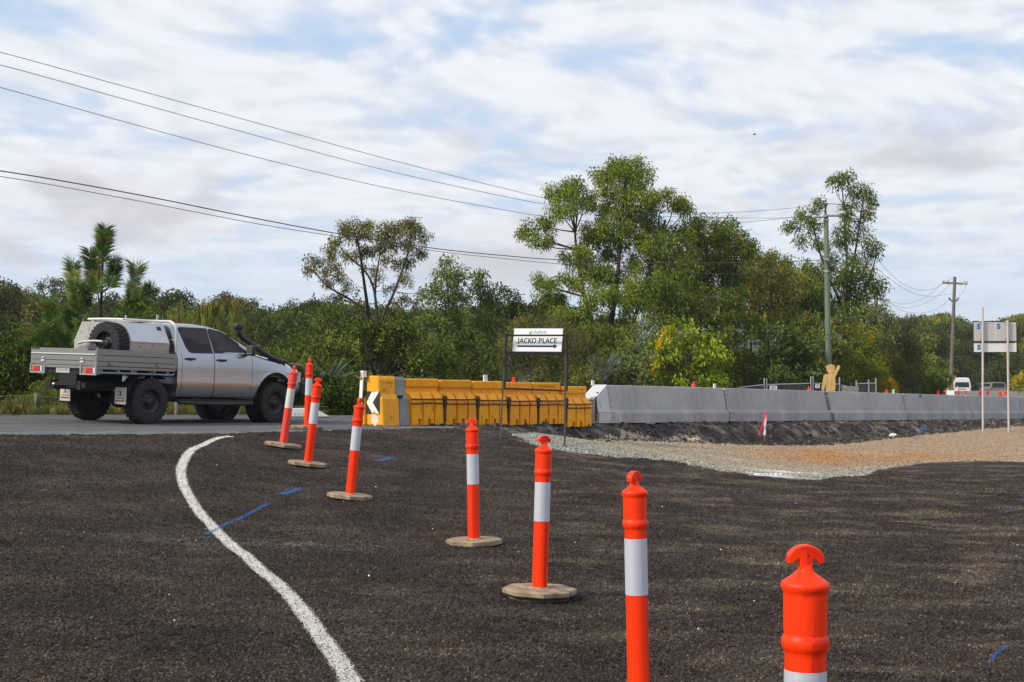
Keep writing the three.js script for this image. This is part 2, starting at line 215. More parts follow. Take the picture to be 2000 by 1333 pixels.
  // far hills, their outline uneven with tree tops
  for (const [name, Z0, yPix, amp, seed, x0, x1, label] of [['hills', 620, 616, 9, 3, -420, 520, 'wooded hills low along the skyline'], ['far_hills', 1500, 606, 22, 8, -900, 1000, 'farthest ridge of wooded hills on the horizon']]) {
    const pos = [], col = [], idx = [], nx = 260, nz = 12, top = (765 - yPix) / F * Z0;
    for (let j = 0; j <= nz; j++) for (let i = 0; i <= nx; i++) { const X = lerp(x0, x1, i / nx), t = j / nz, Z = Z0 + t * Z0 * .25, f = Math.sin(t * Math.PI * .5); pos.push(X, EYE - 4 + f * (top + 4 + amp * fbm2(X / Z0 * 5 + seed, 2, 3) + amp * .35 * n2(X / Z0 * 55, t * 6 + seed) + amp * .25 * n2(X / Z0 * 160, t * 9)), -Z); const m = .8 + .5 * n2(X * .05, Z * .05); col.push(.05 * m, .075 * m, .035 * m); }
    for (let j = 0; j < nz; j++) for (let i = 0; i < nx; i++) { const a = j * (nx + 1) + i; idx.push(a, a + 1, a + nx + 2, a, a + nx + 2, a + nx + 1); }
    const g = new THREE.BufferGeometry(); g.setAttribute('position', new THREE.Float32BufferAttribute(pos, 3)); g.setAttribute('color', new THREE.Float32BufferAttribute(col, 3)); g.setIndex(idx); g.computeVertexNormals();
    tag(mesh(name, g, new THREE.MeshStandardMaterial({ vertexColors: true, roughness: 1 })), label, null, null, 'structure');
  }
}
// loose stones: on the asphalt, on the gravel, clods on the bank
function scatter(name, label, count, draw, geo, mat, kind = 'stuff') {
  const m = new THREE.InstancedMesh(geo, mat, count), d = new THREE.Object3D(), col = new THREE.Color(); let n = 0;
  for (let t = 0; t < count * 12 && n < count; t++) { const o = draw(); if (!o) continue; d.position.set(...o.p); d.rotation.set(rr(0, 6.3), rr(0, 6.3), rr(0, 6.3)); d.scale.set(...o.s); d.updateMatrix(); m.setMatrixAt(n, d.matrix); m.setColorAt(n, col.setRGB(...o.c)); n++; }
  m.count = n; m.name = numbered(name); m.castShadow = m.receiveShadow = true; scene.add(m); return tag(m, label, null, null, kind);
}
const pebble = (() => { const g = new THREE.IcosahedronGeometry(1, 0), p = g.attributes.position, r = rng(5), k = new Map(); for (let i = 0; i < p.count; i++) { const key = [0, 1, 2].map((a) => p.array[i * 3 + a].toFixed(2)).join(); if (!k.has(key)) k.set(key, .72 + r() * .5); const s = k.get(key); p.setXYZ(i, p.getX(i) * s, p.getY(i) * s * .75, p.getZ(i) * s); } g.computeVertexNormals(); return g; })();
const stoneMat = new THREE.MeshPhysicalMaterial({ roughness: .9, specularIntensity: .25 });
scatter('asphalt_chippings', 'small loose stone chippings lying over the dark asphalt', 340000, () => {
  const u = R(), Z = 2.7 * Math.pow(24 / 2.7, Math.pow(u, .92)), X = (R() * 2 - 1) * (.40 * Z + .6); if (region(X, Z) !== 'asphalt') return null;
  const s = rr(.0032, .0066) * (1 + Z * .02), w = R(), c = colorAt.asphalt(X, Z), k = w < .2 ? rr(1.2, 2.3) : rr(.35, 1); return { p: [X, surface(X, Z) + s * .25, -Z], s: [s * rr(.8, 1.5), s * .8, s * rr(.8, 1.4)], c: w > .9998 ? [.7, .7, .68] : c.map((v) => v * .72 * k) };
}, pebble, stoneMat);
scatter('gravel_stones', 'loose grey and tan stones over the gravel area', 52000, () => {
  const Z = 19 + 26 * Math.pow(R(), 1.3), X = .3 + R() * .46 * Z; if (region(X, Z) !== 'gravel') return null;
  const edge = segDist(gravelEdge, X, Z) < .5, s = rr(.006, .015) * (edge ? 1.6 : 1), c = colorAt.gravel(X, Z), k = rr(.42, .95); return { p: [X, surface(X, Z) + s * .25, -Z], s: [s * rr(.8, 1.4), s * .8, s * rr(.8, 1.3)], c: c.map((v) => v * k) };
}, pebble, stoneMat);
scatter('bank_clods', 'dark clods of earth and broken asphalt on the bank', 3000, () => {
  const p = rr(.4, 36), q = -rr(.35, 1.5), X = -2 + ux * p - uz * q, Z = 23.6 + uz * p + ux * q, s = rr(.012, .05), k = rr(.03, .13); return { p: [X, surface(X, Z) + s * .2, -Z], s: [s * rr(.8, 1.5), s * .8, s], c: [k, k * .88, k * .78] };
}, pebble, stoneMat);
for (const [px, py, s, c, label] of [[1352, 862, .06, [.55, .45, .28], 'pale yellow rock at the foot of the earth bank'], [1362, 863, .045, [.5, .42, .28], 'smaller pale rock touching the yellow rock by the bank'], [1745, 853, .07, [.75, .74, .7], 'crumpled white lump on the clay below the blue paint marks']]) {
  const v = G(px, py), g = mergeVertices(new THREE.IcosahedronGeometry(s, 2)), p = g.attributes.position; for (let i = 0; i < p.count; i++) { const k = 1 + .4 * n3(p.getX(i) / s * 1.3 + px, p.getY(i) / s * 1.3, p.getZ(i) / s * 1.3); p.setXYZ(i, p.getX(i) * k * 1.6, p.getY(i) * k * .7, p.getZ(i) * k); } g.computeVertexNormals();
  const m = mesh('rock', g, std(...c, .95, { flatShading: true })); m.position.copy(v).y += s * .3; tag(m, label, 'rock');
}
// painted lines and spray marks, each a thin sheet following the ground
function stripe(name, pts, width, mat, label, category, lift = .007, group) {
  const c = new THREE.CatmullRomCurve3(pts), L = c.getLength(), n = Math.max(6, Math.ceil(L / .06)), m = 5, pos = [], uv = [], idx = [];
  for (let i = 0; i <= n; i++) { const p = c.getPointAt(i / n), t = c.getTangentAt(i / n), s = V(-t.z, 0, t.x).normalize(), w = (typeof width === 'function' ? width(i / n) : width) / 2 * (1 + .05 * n2(i * .6, 3));
    for (let j = 0; j <= m; j++) { const k = (j / m * 2 - 1) * w, x = p.x + s.x * k, z = p.z + s.z * k; pos.push(x, surface(x, -z) + lift, z); uv.push(i / n * L / .9, j / m); } }
  for (let i = 0; i < n; i++) for (let j = 0; j < m; j++) { const a = i * (m + 1) + j; idx.push(a, a + 1, a + m + 2, a, a + m + 2, a + m + 1); }
  const g = new THREE.BufferGeometry(); g.setAttribute('position', new THREE.Float32BufferAttribute(pos, 3)); g.setAttribute('uv', new THREE.Float32BufferAttribute(uv, 2)); g.setIndex(idx); g.computeVertexNormals(); return tag(mesh(name, g, mat), label, category, group);
}
{
  const paint = (r, g, b, a) => new THREE.MeshStandardMaterial({ color: new THREE.Color().setRGB(r, g, b), alphaMap: a, alphaTest: .5, roughness: .75, bumpMap: T.asphaltBump, bumpScale: .004, side: THREE.DoubleSide });
  const blue = paint(.008, .19, .55, T.sparse), g = (l) => l.map(([a, b]) => G(a, b));
  stripe('edge_line', g([[452, 853], [430, 857], [400, 868], [372, 884], [358, 903], [353, 925], [359, 952], [375, 982], [398, 1013], [436, 1052], [485, 1094], [540, 1142], [588, 1195], [628, 1248], [662, 1298], [690, 1345], [730, 1420]]), .125, paint(.80, .77, .70, T.speck), 'worn white painted line curving over the dark asphalt', 'road line', .007);
  for (const [pts, w, label] of [[[[400, 1046], [440, 1028], [485, 1006], [525, 985]], .07, 'long faint blue spray line crossing the white painted line'], [[[548, 969], [584, 956]], .13, 'thick short blue dash beyond the end of the long blue line'], [[[738, 903], [766, 895]], .11, 'short blue dash on the asphalt behind the middle bollards'], [[[1936, 1296], [1950, 1278], [1974, 1262]], .036, 'faint blue smear on the asphalt beside the nearest bollard'], [[[1858, 906], [1880, 907]], .1, 'thin blue smear at the edge of the green gravel'], [[[1787, 858], [1796, 853]], .16, 'blue dab on the clay under the blue square'], [[[1800, 838], [1812, 835]], .2, 'blue dab low on the earth bank'], [[[1962, 1004], [1975, 1000]], .05, 'tiny blue fleck far out on the asphalt']])
    stripe('blue_mark', g(pts), w * 1.35, blue, label, 'spray mark', .009);
  stripe('orange_mark', g([[1012, 866], [1035, 870]]), .1, paint(.8, .12, .02, T.sparse), 'orange spray dash on the gravel between the sign legs', 'spray mark', .03);
  stripe('blue_mark', g([[935, 848], [960, 852]]), .12, blue, 'blue spray dash near the outer sign leg', 'spray mark', .03);
}

// ---------------------------------------------------------------- bollards
const orange = [new THREE.MeshPhysicalMaterial({ color: new THREE.Color().setRGB(1.0, .040, .001), roughness: .48, specularIntensity: .55, map: cloned(T.scuff, 1) }), new THREE.MeshPhysicalMaterial({ color: new THREE.Color().setRGB(.86, .07, .05), roughness: .6, specularIntensity: .5, map: cloned(T.scuff, 1.3) })];
const foil = new THREE.MeshStandardMaterial({ color: new THREE.Color().setRGB(.56, .58, .655), roughness: .36, metalness: .15, bumpMap: tex(128, (u, v) => { const a = (u * 16) % 1, b = (v * 28) % 1; return Math.min(a, 1 - a) < .08 || Math.min(b, 1 - b) < .08 ? .2 : .8; }, false, 3), bumpScale: .0006 });
const foilOld = foil.clone(); foilOld.color.setRGB(.60, .61, .56); foilOld.roughness = .6;
const rubber = std(.50, .375, .25, .95, { map: T.soil }), rubberDark = std(.12, .10, .08, .95, { map: T.soil });
const bollardShapes = (() => {
  const top = 1.05, prof = [[.05, 0], [.0505, .04], [.0495, .06], [.0495, top - .27], [.0498, top - .258], [.0535, top - .253], [.0572, top - .244], [.058, top - .236], [.0572, top - .227], [.0535, top - .219], [.0502, top - .214], [.0525, top - .208], [.0525, top - .122], [.0522, top - .116], [.0555, top - .11], [.0582, top - .103], [.0583, top - .097], [.056, top - .09], [.048, top - .084], [.036, top - .076], [.024, top - .067], [.0185, top - .058], [.0165, top - .05], [.001, top - .049]];
  const post = new THREE.LatheGeometry(prof.map(([r, y]) => new THREE.Vector2(r, y)), 40);
  const band = new THREE.CylinderGeometry(.0512, .0512, .25, 48, 1, true).translate(0, top - .425, 0);
  const s = new THREE.Shape(); s.moveTo(-.0155, -.018); s.lineTo(-.0155, .008); s.quadraticCurveTo(-.017, .0145, -.024, .011); s.lineTo(-.031, .004); s.quadraticCurveTo(-.036, -.001, -.044, .0025); s.lineTo(-.0445, .018); s.bezierCurveTo(-.036, .038, -.016, .046, 0, .046); s.bezierCurveTo(.016, .046, .036, .038, .0445, .018); s.lineTo(.044, .0025); s.quadraticCurveTo(.036, -.001, .031, .004); s.lineTo(.024, .011); s.quadraticCurveTo(.017, .0145, .0155, .008); s.lineTo(.0155, -.018); s.closePath();
  const h = new THREE.Path(); h.absarc(0.004, .02, .0055, 0, 6.3, true); s.holes.push(h);
  const handle = new THREE.ExtrudeGeometry(s, { depth: .022, bevelEnabled: true, bevelSize: .003, bevelThickness: .004, bevelOffset: -.003, bevelSegments: 3, curveSegments: 10 }).translate(0, top - .046, -.011);
  const disc = (r, y0, h, n = 8, ch = .007) => flat(new THREE.LatheGeometry([[0, y0], [r - .006, y0], [r, y0 + .006], [r, y0 + h - ch], [r - ch * 1.6, y0 + h], [.075, y0 + h], [.07, y0 + h + .008], [.052, y0 + h + .008]].map(([a, b]) => new THREE.Vector2(a, b)), n));
  const facet = (g) => { g.deleteAttribute('normal'); g.computeVertexNormals(); const p = g.attributes.position, uv = g.attributes.uv; for (let i = 0; i < uv.count; i++) uv.setXY(i, p.getX(i) * 1.3 + p.getY(i), p.getZ(i) * 1.3 + p.getY(i)); return g; };
  return { post, band, handle, base: facet(disc(.238, .0, .044)), low: facet(disc(.205, 0, .034, 8)), base2: facet(disc(.242, .036, .036)) };
})();
function bollard(label, pos, lean, turn, old = 0, stacked = 0, baseTurn = 0) {
  const t = thing('bollard', label, 'bollard', pos, 0, 'orange traffic bollards'), S = bollardShapes; t.rotation.z = lean;
  const post = mesh('post', S.post, orange[old], t); post.position.y = 0; post.rotation.y = turn; mesh('handle', S.handle, orange[old], post);
  mesh('reflective_band', S.band, old ? foilOld : foil, post);
  const b = mesh('base', stacked ? S.base2 : S.base, rubber, t); b.rotation.y = baseTurn; if (stacked) { const l = mesh('under_base', S.low, rubberDark, t); l.rotation.y = baseTurn + .2; }
  return t;
}
const deg = (a) => a * Math.PI / 180;
{ // [top px, top py, base px, pixels per metre] of the eight that line the turn-out
  for (const [tx, ty, bpx, s, turn, old, st, lab] of [
    [1570, 1062, 1565, 800, 4, 0, 0, 'nearest orange bollard, its lower part cut off by the bottom of the picture'],
    [1238, 915, 1246, 434, 52, 0, 0, 'second nearest orange bollard, its base out of the picture'],
    [1063, 851, 1053, 302, 28, 0, 1, 'orange bollard on a thick two-layer rubber base'],
    [922, 819, 926, 233, -14, 0, 0, 'upright orange bollard in front of the yellow barrier modules'],
    [704, 778, 684, 187, 74, 0, 0, 'leaning orange bollard that overlaps the white chevron of the end block'],
    [622, 736, 602, 164, -10, 0, 0, 'leaning orange bollard in front of the ute, its T handle seen flat'],
    [576, 714, 553, 152, 88, 1, 0, 'faded pink bollard leaning most, closest to the front wheel of the ute'],
    [605, 700, 600, 130, 84, 0, 0, 'orange bollard on the main road, farthest of those by the end block']]) {
    const Z = F / s, py = 765 - (landY((bpx - 1000) / s, Z)) * s, base = onGround(bpx, Z), lean = -Math.atan2((tx - bpx) / s, 1.07);
    bollard(lab, base, lean, deg(turn), old, st, deg(22 + tx));
  }
  for (const [px, Z, old, lab] of [[1003, 30, 0, 'orange bollard beyond the yellow barrier, seen through the sign frame'], [1355, 34, 1, 'red bollard top over the concrete barrier by the yellow flowering bush'], [1580, 40, 1, 'red bollard top just beside the waving wooden figure'], [1731, 45, 1, 'red bollard top in front of the small yellow shrub'],
    [1832, 66, 0, 'orange bollard top near the white sheet by the van'], [1846, 90, 0, 'small orange bollard before the side of the van'], [1872, 80, 0, 'tiny red bollard before the van tailgate'], [1886, 82, 0, 'tiny red bollard before the van number plate'], [1914, 72, 0, 'red bollard close to the taller sign post'], [1929, 78, 0, 'red bollard before the side of the dark pickup'], [1953, 64, 0, 'red bollard before the middle of the pickup tailgate'], [1965, 72, 0, 'red bollard between the pickup and the shorter sign post'], [504, 30.2, 0, 'bollard hidden behind the ute, its base showing below the sill']]) {
    const b = bollard(lab, onGround(px, Z), 0, deg(px * 3), old, 1); if (Z > 60) b.children.forEach((c) => { c.scale.set(1.25, 1, 1.25); });
  }
}

// ---------------------------------------------------------------- barriers
const sweep = (prof, len, bev) => prism(prof.map(([z, y]) => [-z, y]), len, bev).rotateY(Math.PI / 2);   // a [z, y] profile drawn out along x
const along = (a, b) => { const d = V(b.x - a.x, 0, b.z - a.z), L = d.length(); return { d: d.divideScalar(L), L, turn: Math.atan2(-d.z, d.x) }; };   // turn puts local x along a -> b, local z to the camera's side
const yellow = new THREE.MeshPhysicalMaterial({ color: new THREE.Color().setRGB(.98, .40, .003), roughness: .5, specularIntensity: .6, map: cloned(T.grime, 1.3) }), yellowBlock = std(.92, .40, .006, .6, { map: cloned(T.grime, .9, 1.7) });
const concrete = std(.44, .44, .44, .9, { map: cloned(T.concrete, .7), bumpMap: T.concrete, bumpScale: .002 }), steel = std(.52, .54, .56, .5, { metalness: .35, map: cloned(T.grime, 1) }), rusty = std(.12, .085, .065, .7, { metalness: .4, map: T.soil });
const dark = std(.012, .012, .013, .6), black = std(.012, .012, .013, .8), white = std(.78, .78, .77, .55);
const A0 = V(-2.21, 0, -22.8), A1 = V(1.74, 0, -27.4), A2 = V(18.8, 0, -49), run1 = along(A0, A1), run2 = along(A1, A2);
const onRun = (a, run, s, back = 0) => { const x = a.x + run.d.x * s + run.d.z * back, z = a.z + run.d.z * s - run.d.x * back; return V(x, ground(a.x + run.d.x * s, -(a.z + run.d.z * s)), z); };  // back: metres away from the camera's side
{ // end block: yellow moulded shell over a grey steel-faced core
  const p = onRun(A0, run1, 0), t = thing('barrier_end_block', 'yellow end block with a black and white chevron panel on its end', 'barrier end', p, run1.turn);
  const prof = [[0, 0], [-.03, .46], [-.1, .55], [-.115, .80], [-.15, .86], [-.37, .86], [-.41, .80], [-.425, .55], [-.49, .46], [-.52, 0]];
  const ex = (len, bev) => sweep(prof, len, bev);
  mesh('shell', ex(.42, .02), yellowBlock, t);
  const core = prof.map(([z, y]) => [z * .99 - .002, y > .5 ? y - .01 : y]);
  mesh('core', sweep(core, .22, .006).translate(.421, 0, 0), std(.27, .30, .31, .75, { map: T.concrete }), t);
  mesh('recess', bx(.07, .05, .1, .45, .5, -.05, 0).rotateY(0), dark, t);
  { const c = document.createElement('canvas'); c.width = 256; c.height = 320; const x = c.getContext('2d'); x.fillStyle = '#26262b'; x.fillRect(0, 0, 256, 320); x.fillStyle = '#e9e6df'; x.beginPath(); x.moveTo(110, 4); x.lineTo(250, 4); x.lineTo(128, 160); x.lineTo(250, 316); x.lineTo(118, 316); x.lineTo(6, 160); x.fill();
    x.fillStyle = '#c9861c'; x.beginPath(); x.moveTo(120, 320); x.lineTo(150, 282); x.lineTo(176, 290); x.lineTo(186, 320); x.fill(); x.beginPath(); x.arc(150, 2, 18, 0, 6.3); x.fill(); x.fillStyle = '#c7a47c'; x.beginPath(); x.arc(66, 120, 10, 0, 6.3); x.fill();
    const m = new THREE.CanvasTexture(c); m.colorSpace = THREE.SRGBColorSpace; mesh('chevron_panel', new THREE.BoxGeometry(.012, .385, .33).translate(-.007, .40, -.24), [std(.02, .02, .02), std(1, 1, 1, .6, { map: m }), black, black, black, black], t); }
  { const s = new THREE.Shape(), r = rng(31); const pts = []; for (let i = 0; i < 22; i++) { const a = i / 22 * 6.283, k = .75 + .5 * r(); pts.push(new THREE.Vector2(Math.cos(a) * .085 * k, Math.sin(a) * .1 * k)); } s.setFromPoints(pts); mesh('peeled_patch', new THREE.ExtrudeGeometry(s, { depth: .003, bevelEnabled: false }).rotateY(-Math.PI / 2).translate(-.001, .11, -.2), std(.74, .68, .56, .8, { map: T.grime }), t); }
  const c = document.createElement('canvas'); c.width = 256; c.height = 64; const x = c.getContext('2d'); x.clearRect(0, 0, 256, 64); x.fillStyle = '#7a3208'; x.font = 'bold 44px sans-serif'; x.textAlign = 'center'; x.fillText('STATEWIDE', 128, 48, 244); const m = new THREE.CanvasTexture(c); m.colorSpace = THREE.SRGBColorSpace;
  mesh('stencil', new THREE.PlaneGeometry(.3, .07).translate(.21, .735, -.1105), new THREE.MeshStandardMaterial({ map: m, transparent: true, roughness: .8, opacity: .6 }), t);
  const d = thing('delineator', 'white guide post with a red reflector at the end of the yellow block', 'guide post', onRun(A0, run1, -.12, .46), run1.turn); d.rotation.z = -.07;
  mesh('post', bx(.02, .95, .075, 0, .475, 0), white, d); mesh('reflector', bx(.008, .13, .045, -.012, .85, 0, .002), std(.35, .01, .015, .3), d);
}
{ // six yellow plastic modules chained with steel rods
  const L = .88, S = {};
  const face = (w, notch) => { const s = new THREE.Shape(); s.moveTo(-w / 2, 0); if (notch !== null) { s.lineTo(notch - .035, 0); s.lineTo(notch - .035, .08); s.absarc(notch, .08, .035, Math.PI, 0, true); s.lineTo(notch + .035, 0); } s.lineTo(w / 2, 0); s.lineTo(w / 2 - .012, .47); s.lineTo(-w / 2 + .012, .47); s.closePath(); return new THREE.ExtrudeGeometry(s, { depth: .06, bevelEnabled: true, bevelSize: .008, bevelThickness: .01, bevelOffset: -.008, bevelSegments: 2, curveSegments: 8 }); };
  const widths = [[.24, null], [.29, 1], [.2, null]], made = [];
  for (let k = 0; k < 6; k++) {
    const p = onRun(A0, run1, .66 + L * k), lab = ['first yellow barrier module, directly against the grey core of the end block', 'second yellow barrier module from the end block, with a white square on top', 'third yellow barrier module from the end block', 'fourth yellow barrier module from the end block, behind the outer sign leg', 'fifth yellow barrier module from the end block, with faint stencilled letters', 'last yellow barrier module, against the steel nose of the concrete barrier'][k];
    if (k) { const c = copyOf(made[0], lab, p), y = yellow.clone(), f = [1, .93, 1.04, .97, .9, .95][k]; y.color.setRGB(.98 * f, (.40 + .02 * (k % 3 - 1)) * f, .003 + .004 * (k % 2)); y.map = cloned(T.grime, 1.1 + .13 * k); y.map.offset.set(.31 * k, .17 * k); c.traverse((o) => { if (o.material === yellow) o.material = y; }); c.position.z += .008 * (k % 2 ? 1 : -1); c.rotation.y += .006 * (k % 3 - 1); made.push(c); continue; }
    const t = thing('barrier_module', lab, 'plastic barrier', p, run1.turn, 'yellow plastic barrier modules'); made.push(t);
    mesh('body', sweep([[-.05, .0], [-.05, .46], [-.16, .60], [-.17, .70], [-.33, .70], [-.34, .60], [-.45, .46], [-.45, 0]], L - .03, .012).translate(.015, 0, 0), yellow, t);
    mesh('cap', new RoundedBoxGeometry(L - .05, .15, .24, 3, .025).translate(L / 2 - .005, .748, -.25), yellow, t);
    mesh('end_cap', new RoundedBoxGeometry(.07, .145, .17, 2, .02).translate(L - .008, .748, -.255), yellow, t);
    let x = .03; for (const [w, n] of [[.27, .07], [.27, .02], [.21, null]]) { const rib = mesh('rib', [face(w, n), sweep([[.0, .0], [-.1, .125], [-.1, 0]], w - .02, .004).translate(-w / 2 + .01, .462, .058)], yellow, t); rib.position.set(x + w / 2, .002, -.06); x += w + .025; }
  }
  for (let k = 0; k < 6; k++) { // the rods and the pin that joins each pair
    const c = thing('steel_coupling', ['rusty twin rods across the first yellow module', 'rusty twin rods across the second yellow module', 'rusty twin rods across the third yellow module', 'rusty twin rods across the fourth yellow module', 'rusty twin rods across the fifth yellow module', 'rusty twin rods across the last yellow module'][k], 'steel coupling', onRun(A0, run1, .66 + L * k), run1.turn, 'rusty couplings of the yellow barrier');
    mesh('rod', tube([V(0, .465, .02), V(.44, .462, .03), V(.85, .465, .02)], .011, 10, 6), rusty, c); mesh('rod', tube([V(0, .385, .02), V(.25, .385, .026), V(.44, .395 - .012 * (k % 2), .03), V(.62, .385, .026), V(.85, .385, .02)], .011, 16, 6), rusty, c);
    if (k < 5) { mesh('knuckle', [cyl(.05, .05, .05, 10, .875, .465, .005), cyl(.05, .05, .05, 10, .875, .385, .005), cyl(.035, .035, .2, 10, .875, .425, .005)], rusty, c); mesh('pin', cyl(.014, .014, .42, 8, .875, .25, .0), rusty, c); }
  }
  { const c = document.createElement('canvas'); c.width = 256; c.height = 48; const x = c.getContext('2d'); x.fillStyle = '#6b3a08'; x.font = 'bold 38px sans-serif'; x.fillText('COMPANY NSW', 6, 38, 240); const m = new THREE.CanvasTexture(c); m.colorSpace = THREE.SRGBColorSpace;
    mesh('stencil', new THREE.PlaneGeometry(.5, .08).translate(.42, .745, -.1285), new THREE.MeshStandardMaterial({ map: m, transparent: true, opacity: .55, roughness: .8 }), made[4]); }
  { const c = document.createElement('canvas'); c.width = 128; c.height = 48; const x = c.getContext('2d'); x.fillStyle = '#2a1c08'; x.font = 'bold 40px sans-serif'; x.fillText('redis', 4, 36); const m = new THREE.CanvasTexture(c); m.colorSpace = THREE.SRGBColorSpace;
    mesh('stencil', new THREE.PlaneGeometry(.14, .055).translate(.7, .755, -.1285), new THREE.MeshStandardMaterial({ map: m, transparent: true, roughness: .8 }), made[5]); }
}
{ // concrete units, five and a half metres each, on packers
  const half = [[0, 0], [0, .2], [-.012, .235], [-.075, .275], [-.165, .79], [-.18, .80]], W = .56, prof = [...half, ...half.slice().reverse().map(([z, y]) => [-W - z, y])], made = [];
  const labels = ['first concrete barrier unit, with the steel nose beside the yellow modules', 'second concrete barrier unit from the steel nose, with bolt marks at its start', 'third concrete barrier unit from the steel nose, starting at the dark streak', 'fourth concrete barrier unit from the steel nose, with a blue square on it', 'fifth concrete barrier unit from the steel nose, behind the tall sign posts', 'last concrete barrier unit in view, running out of the picture', 'concrete barrier unit beyond the last one in view'];
  for (let k = 0; k < 7; k++) {
    const s0 = .1 + 5.5 * k, p = onRun(A1, run2, s0), e = onRun(A1, run2, s0 + 5.5), pit = Math.atan2(e.y - p.y, 5.5), t = thing('concrete_barrier', labels[k], 'concrete barrier', p, run2.turn, 'grey concrete barrier units'); t.rotation.set(0, run2.turn, pit, 'YXZ');
    const nose = k ? 0 : .45;
    const body = sweep(prof, 5.465 - nose, .014).translate(nose, .03, 0); const uv = body.attributes.uv, ps = body.attributes.position; for (let i = 0; i < uv.count; i++) uv.setXY(i, ps.getX(i) * .5 + k * .37, (ps.getY(i) - ps.getZ(i) * .4) * .5);
    const cm = concrete.clone(), ck = [1, .94, 1.03, .97, .92, .98, 1][k]; cm.color.multiplyScalar(ck); mesh('body', body, cm, t); t.position.x += .006 * (k % 2 ? 1 : -1);
    mesh('packer', [0, 1, 2, 3, 4].map((i) => bx(.35, .04, .5, .5 + nose + i * 1.08, .018, -.28, 0)), std(.5, .47, .42, .9), t);
    mesh('bolt', [[.06, .73], [.14, .73], [.08, .63], [.1, .62], [.05, .54], [.15, .54], [.1, .45], [.06, .37], [.15, .33], [.05, .2], [.12, .22], [.16, .15], [.05, .12], [.11, .09]].map(([x, y]) => new THREE.SphereGeometry(.012, 6, 4).translate(x + nose, y + .03, y > .28 ? -.075 - (y - .275) * .175 : -.002)), dark, t).userData.kind = 'stuff';
    if (!k) {
      // the nose: a steel plate that slopes up from the modules
      mesh('nose_plate', prism([[0, .52], [.0, .49], [.44, .78], [.47, .80], [.44, .815]].map(([a, b]) => [a, b]), .34, .003).translate(0, .02, -.45), std(.56, .57, .57, .5, { metalness: .2 }), t);
      mesh('slot', bx(.09, .02, .045, .2, .665, -.16, .004), dark, t);
      mesh('nose_side', [prism([[.02, 0], [.02, .22], [.46, .22], [.46, 0]], .03, .003).translate(0, .03, -.035), prism([[.02, .225], [.02, .5], [.46, .78], [.46, .225]], .03, .003).applyMatrix4(new THREE.Matrix4().makeRotationX(-.19)).translate(0, .03, -.015), bx(.42, .2, .5, .25, .13, -.28, 0), bx(.42, .27, .34, .25, .37, -.28, 0)], steel, t);
      mesh('tie_rod', cyl(.018, .018, .5, 8, -.03, .33, -.06), rusty, t);
    }
    if (k === 0) { mesh('scuff', [prism([[0, 0], [.03, .0], [.0, .2], [-.05, .22]], .004, 0).translate(.78, .05, .001)], std(.66, .63, .55, .9), t); mesh('chalk_mark', [tube([V(.68, .76, -.162), V(.7, .62, -.138), V(.7, .58, -.131)], .006, 8, 4), tube([V(.65, .575, -.132), V(.82, .57, -.13)], .006, 4, 4)], std(.12, .13, .15, .9), t); }
    if (k === 0 || k === 2) { const o = k ? 4.0 : 5.0; mesh('chalk_ring', [tube([V(o, .66, -.15), V(o + .22, .66, -.15), V(o + .26, .5, -.12), V(o + .2, .38, -.1), V(o, .4, -.1), V(o - .05, .52, -.124)], .006, 30, 4, true)], std(.24, .25, .26, .95), t); }
    if (k === 2) { mesh('dark_streak', prism([[0, .0], [.22, 0], [.17, .50], [-.02, .50]], .004, 0).applyMatrix4(new THREE.Matrix4().makeRotationX(-.1727)).translate(.03, .308, -.0775), std(.17, .18, .20, .9, { map: T.concrete }), t); mesh('dark_streak', prism([[.05, .0], [.28, 0], [.22, .2], [.03, .2]], .004, 0).translate(.05, .03, .001), std(.17, .18, .20, .9, { map: T.concrete }), t); }
    if (k === 2) for (const [x, y] of [[.12, .66], [1.3, .62]]) mesh('yellow_tab', bx(.06, .13, .012, x, y, -.075 - (y - .275) * .175 + .004, .003), std(.65, .38, .03, .7), t);
    if (k === 3) mesh('blue_square', bx(.21, .19, .008, 1.35, .72, -.153, .002), std(.015, .1, .36, .6), t);
    if (k === 4) for (const x of [1.1, 2.3]) mesh('chalk_writing', [tube([V(x, .68, -.146), V(x + .2, .7, -.146), V(x + .1, .6, -.13), V(x + .22, .56, -.122), V(x + .02, .5, -.112)], .008, 20, 4)], std(.6, .6, .6, .9), t);
  }
  // the second row far beyond, by the van
  const F0 = P(1800, 768, 112), F1 = P(2030, 770, 122), fr = along(V(F0.x, 0, F0.z), V(F1.x, 0, F1.z));
  const far = ['beige concrete barrier unit far off, start of the row behind the vehicles', 'beige concrete barrier unit far off, behind the rear of the van', 'beige concrete barrier unit far off, between the van and the pickup', 'beige concrete barrier unit far off, beyond the taller sign post'];
  const nf = Math.ceil(fr.L / 3); for (let k = 0; k < Math.min(nf, 4); k++) { const seg = fr.L / 4, b = V(F0.x + fr.d.x * seg * k, 0, F0.z + fr.d.z * seg * k); b.y = EYE - .75 - .05; const t = thing('concrete_barrier', far[k], 'concrete barrier', b, fr.turn, 'beige concrete barriers far off'); mesh('body', sweep(prof, seg - .03, 0).scale(1, 1.05, 1), std(.62, .57, .47, .9, { map: T.concrete }), t); }
}
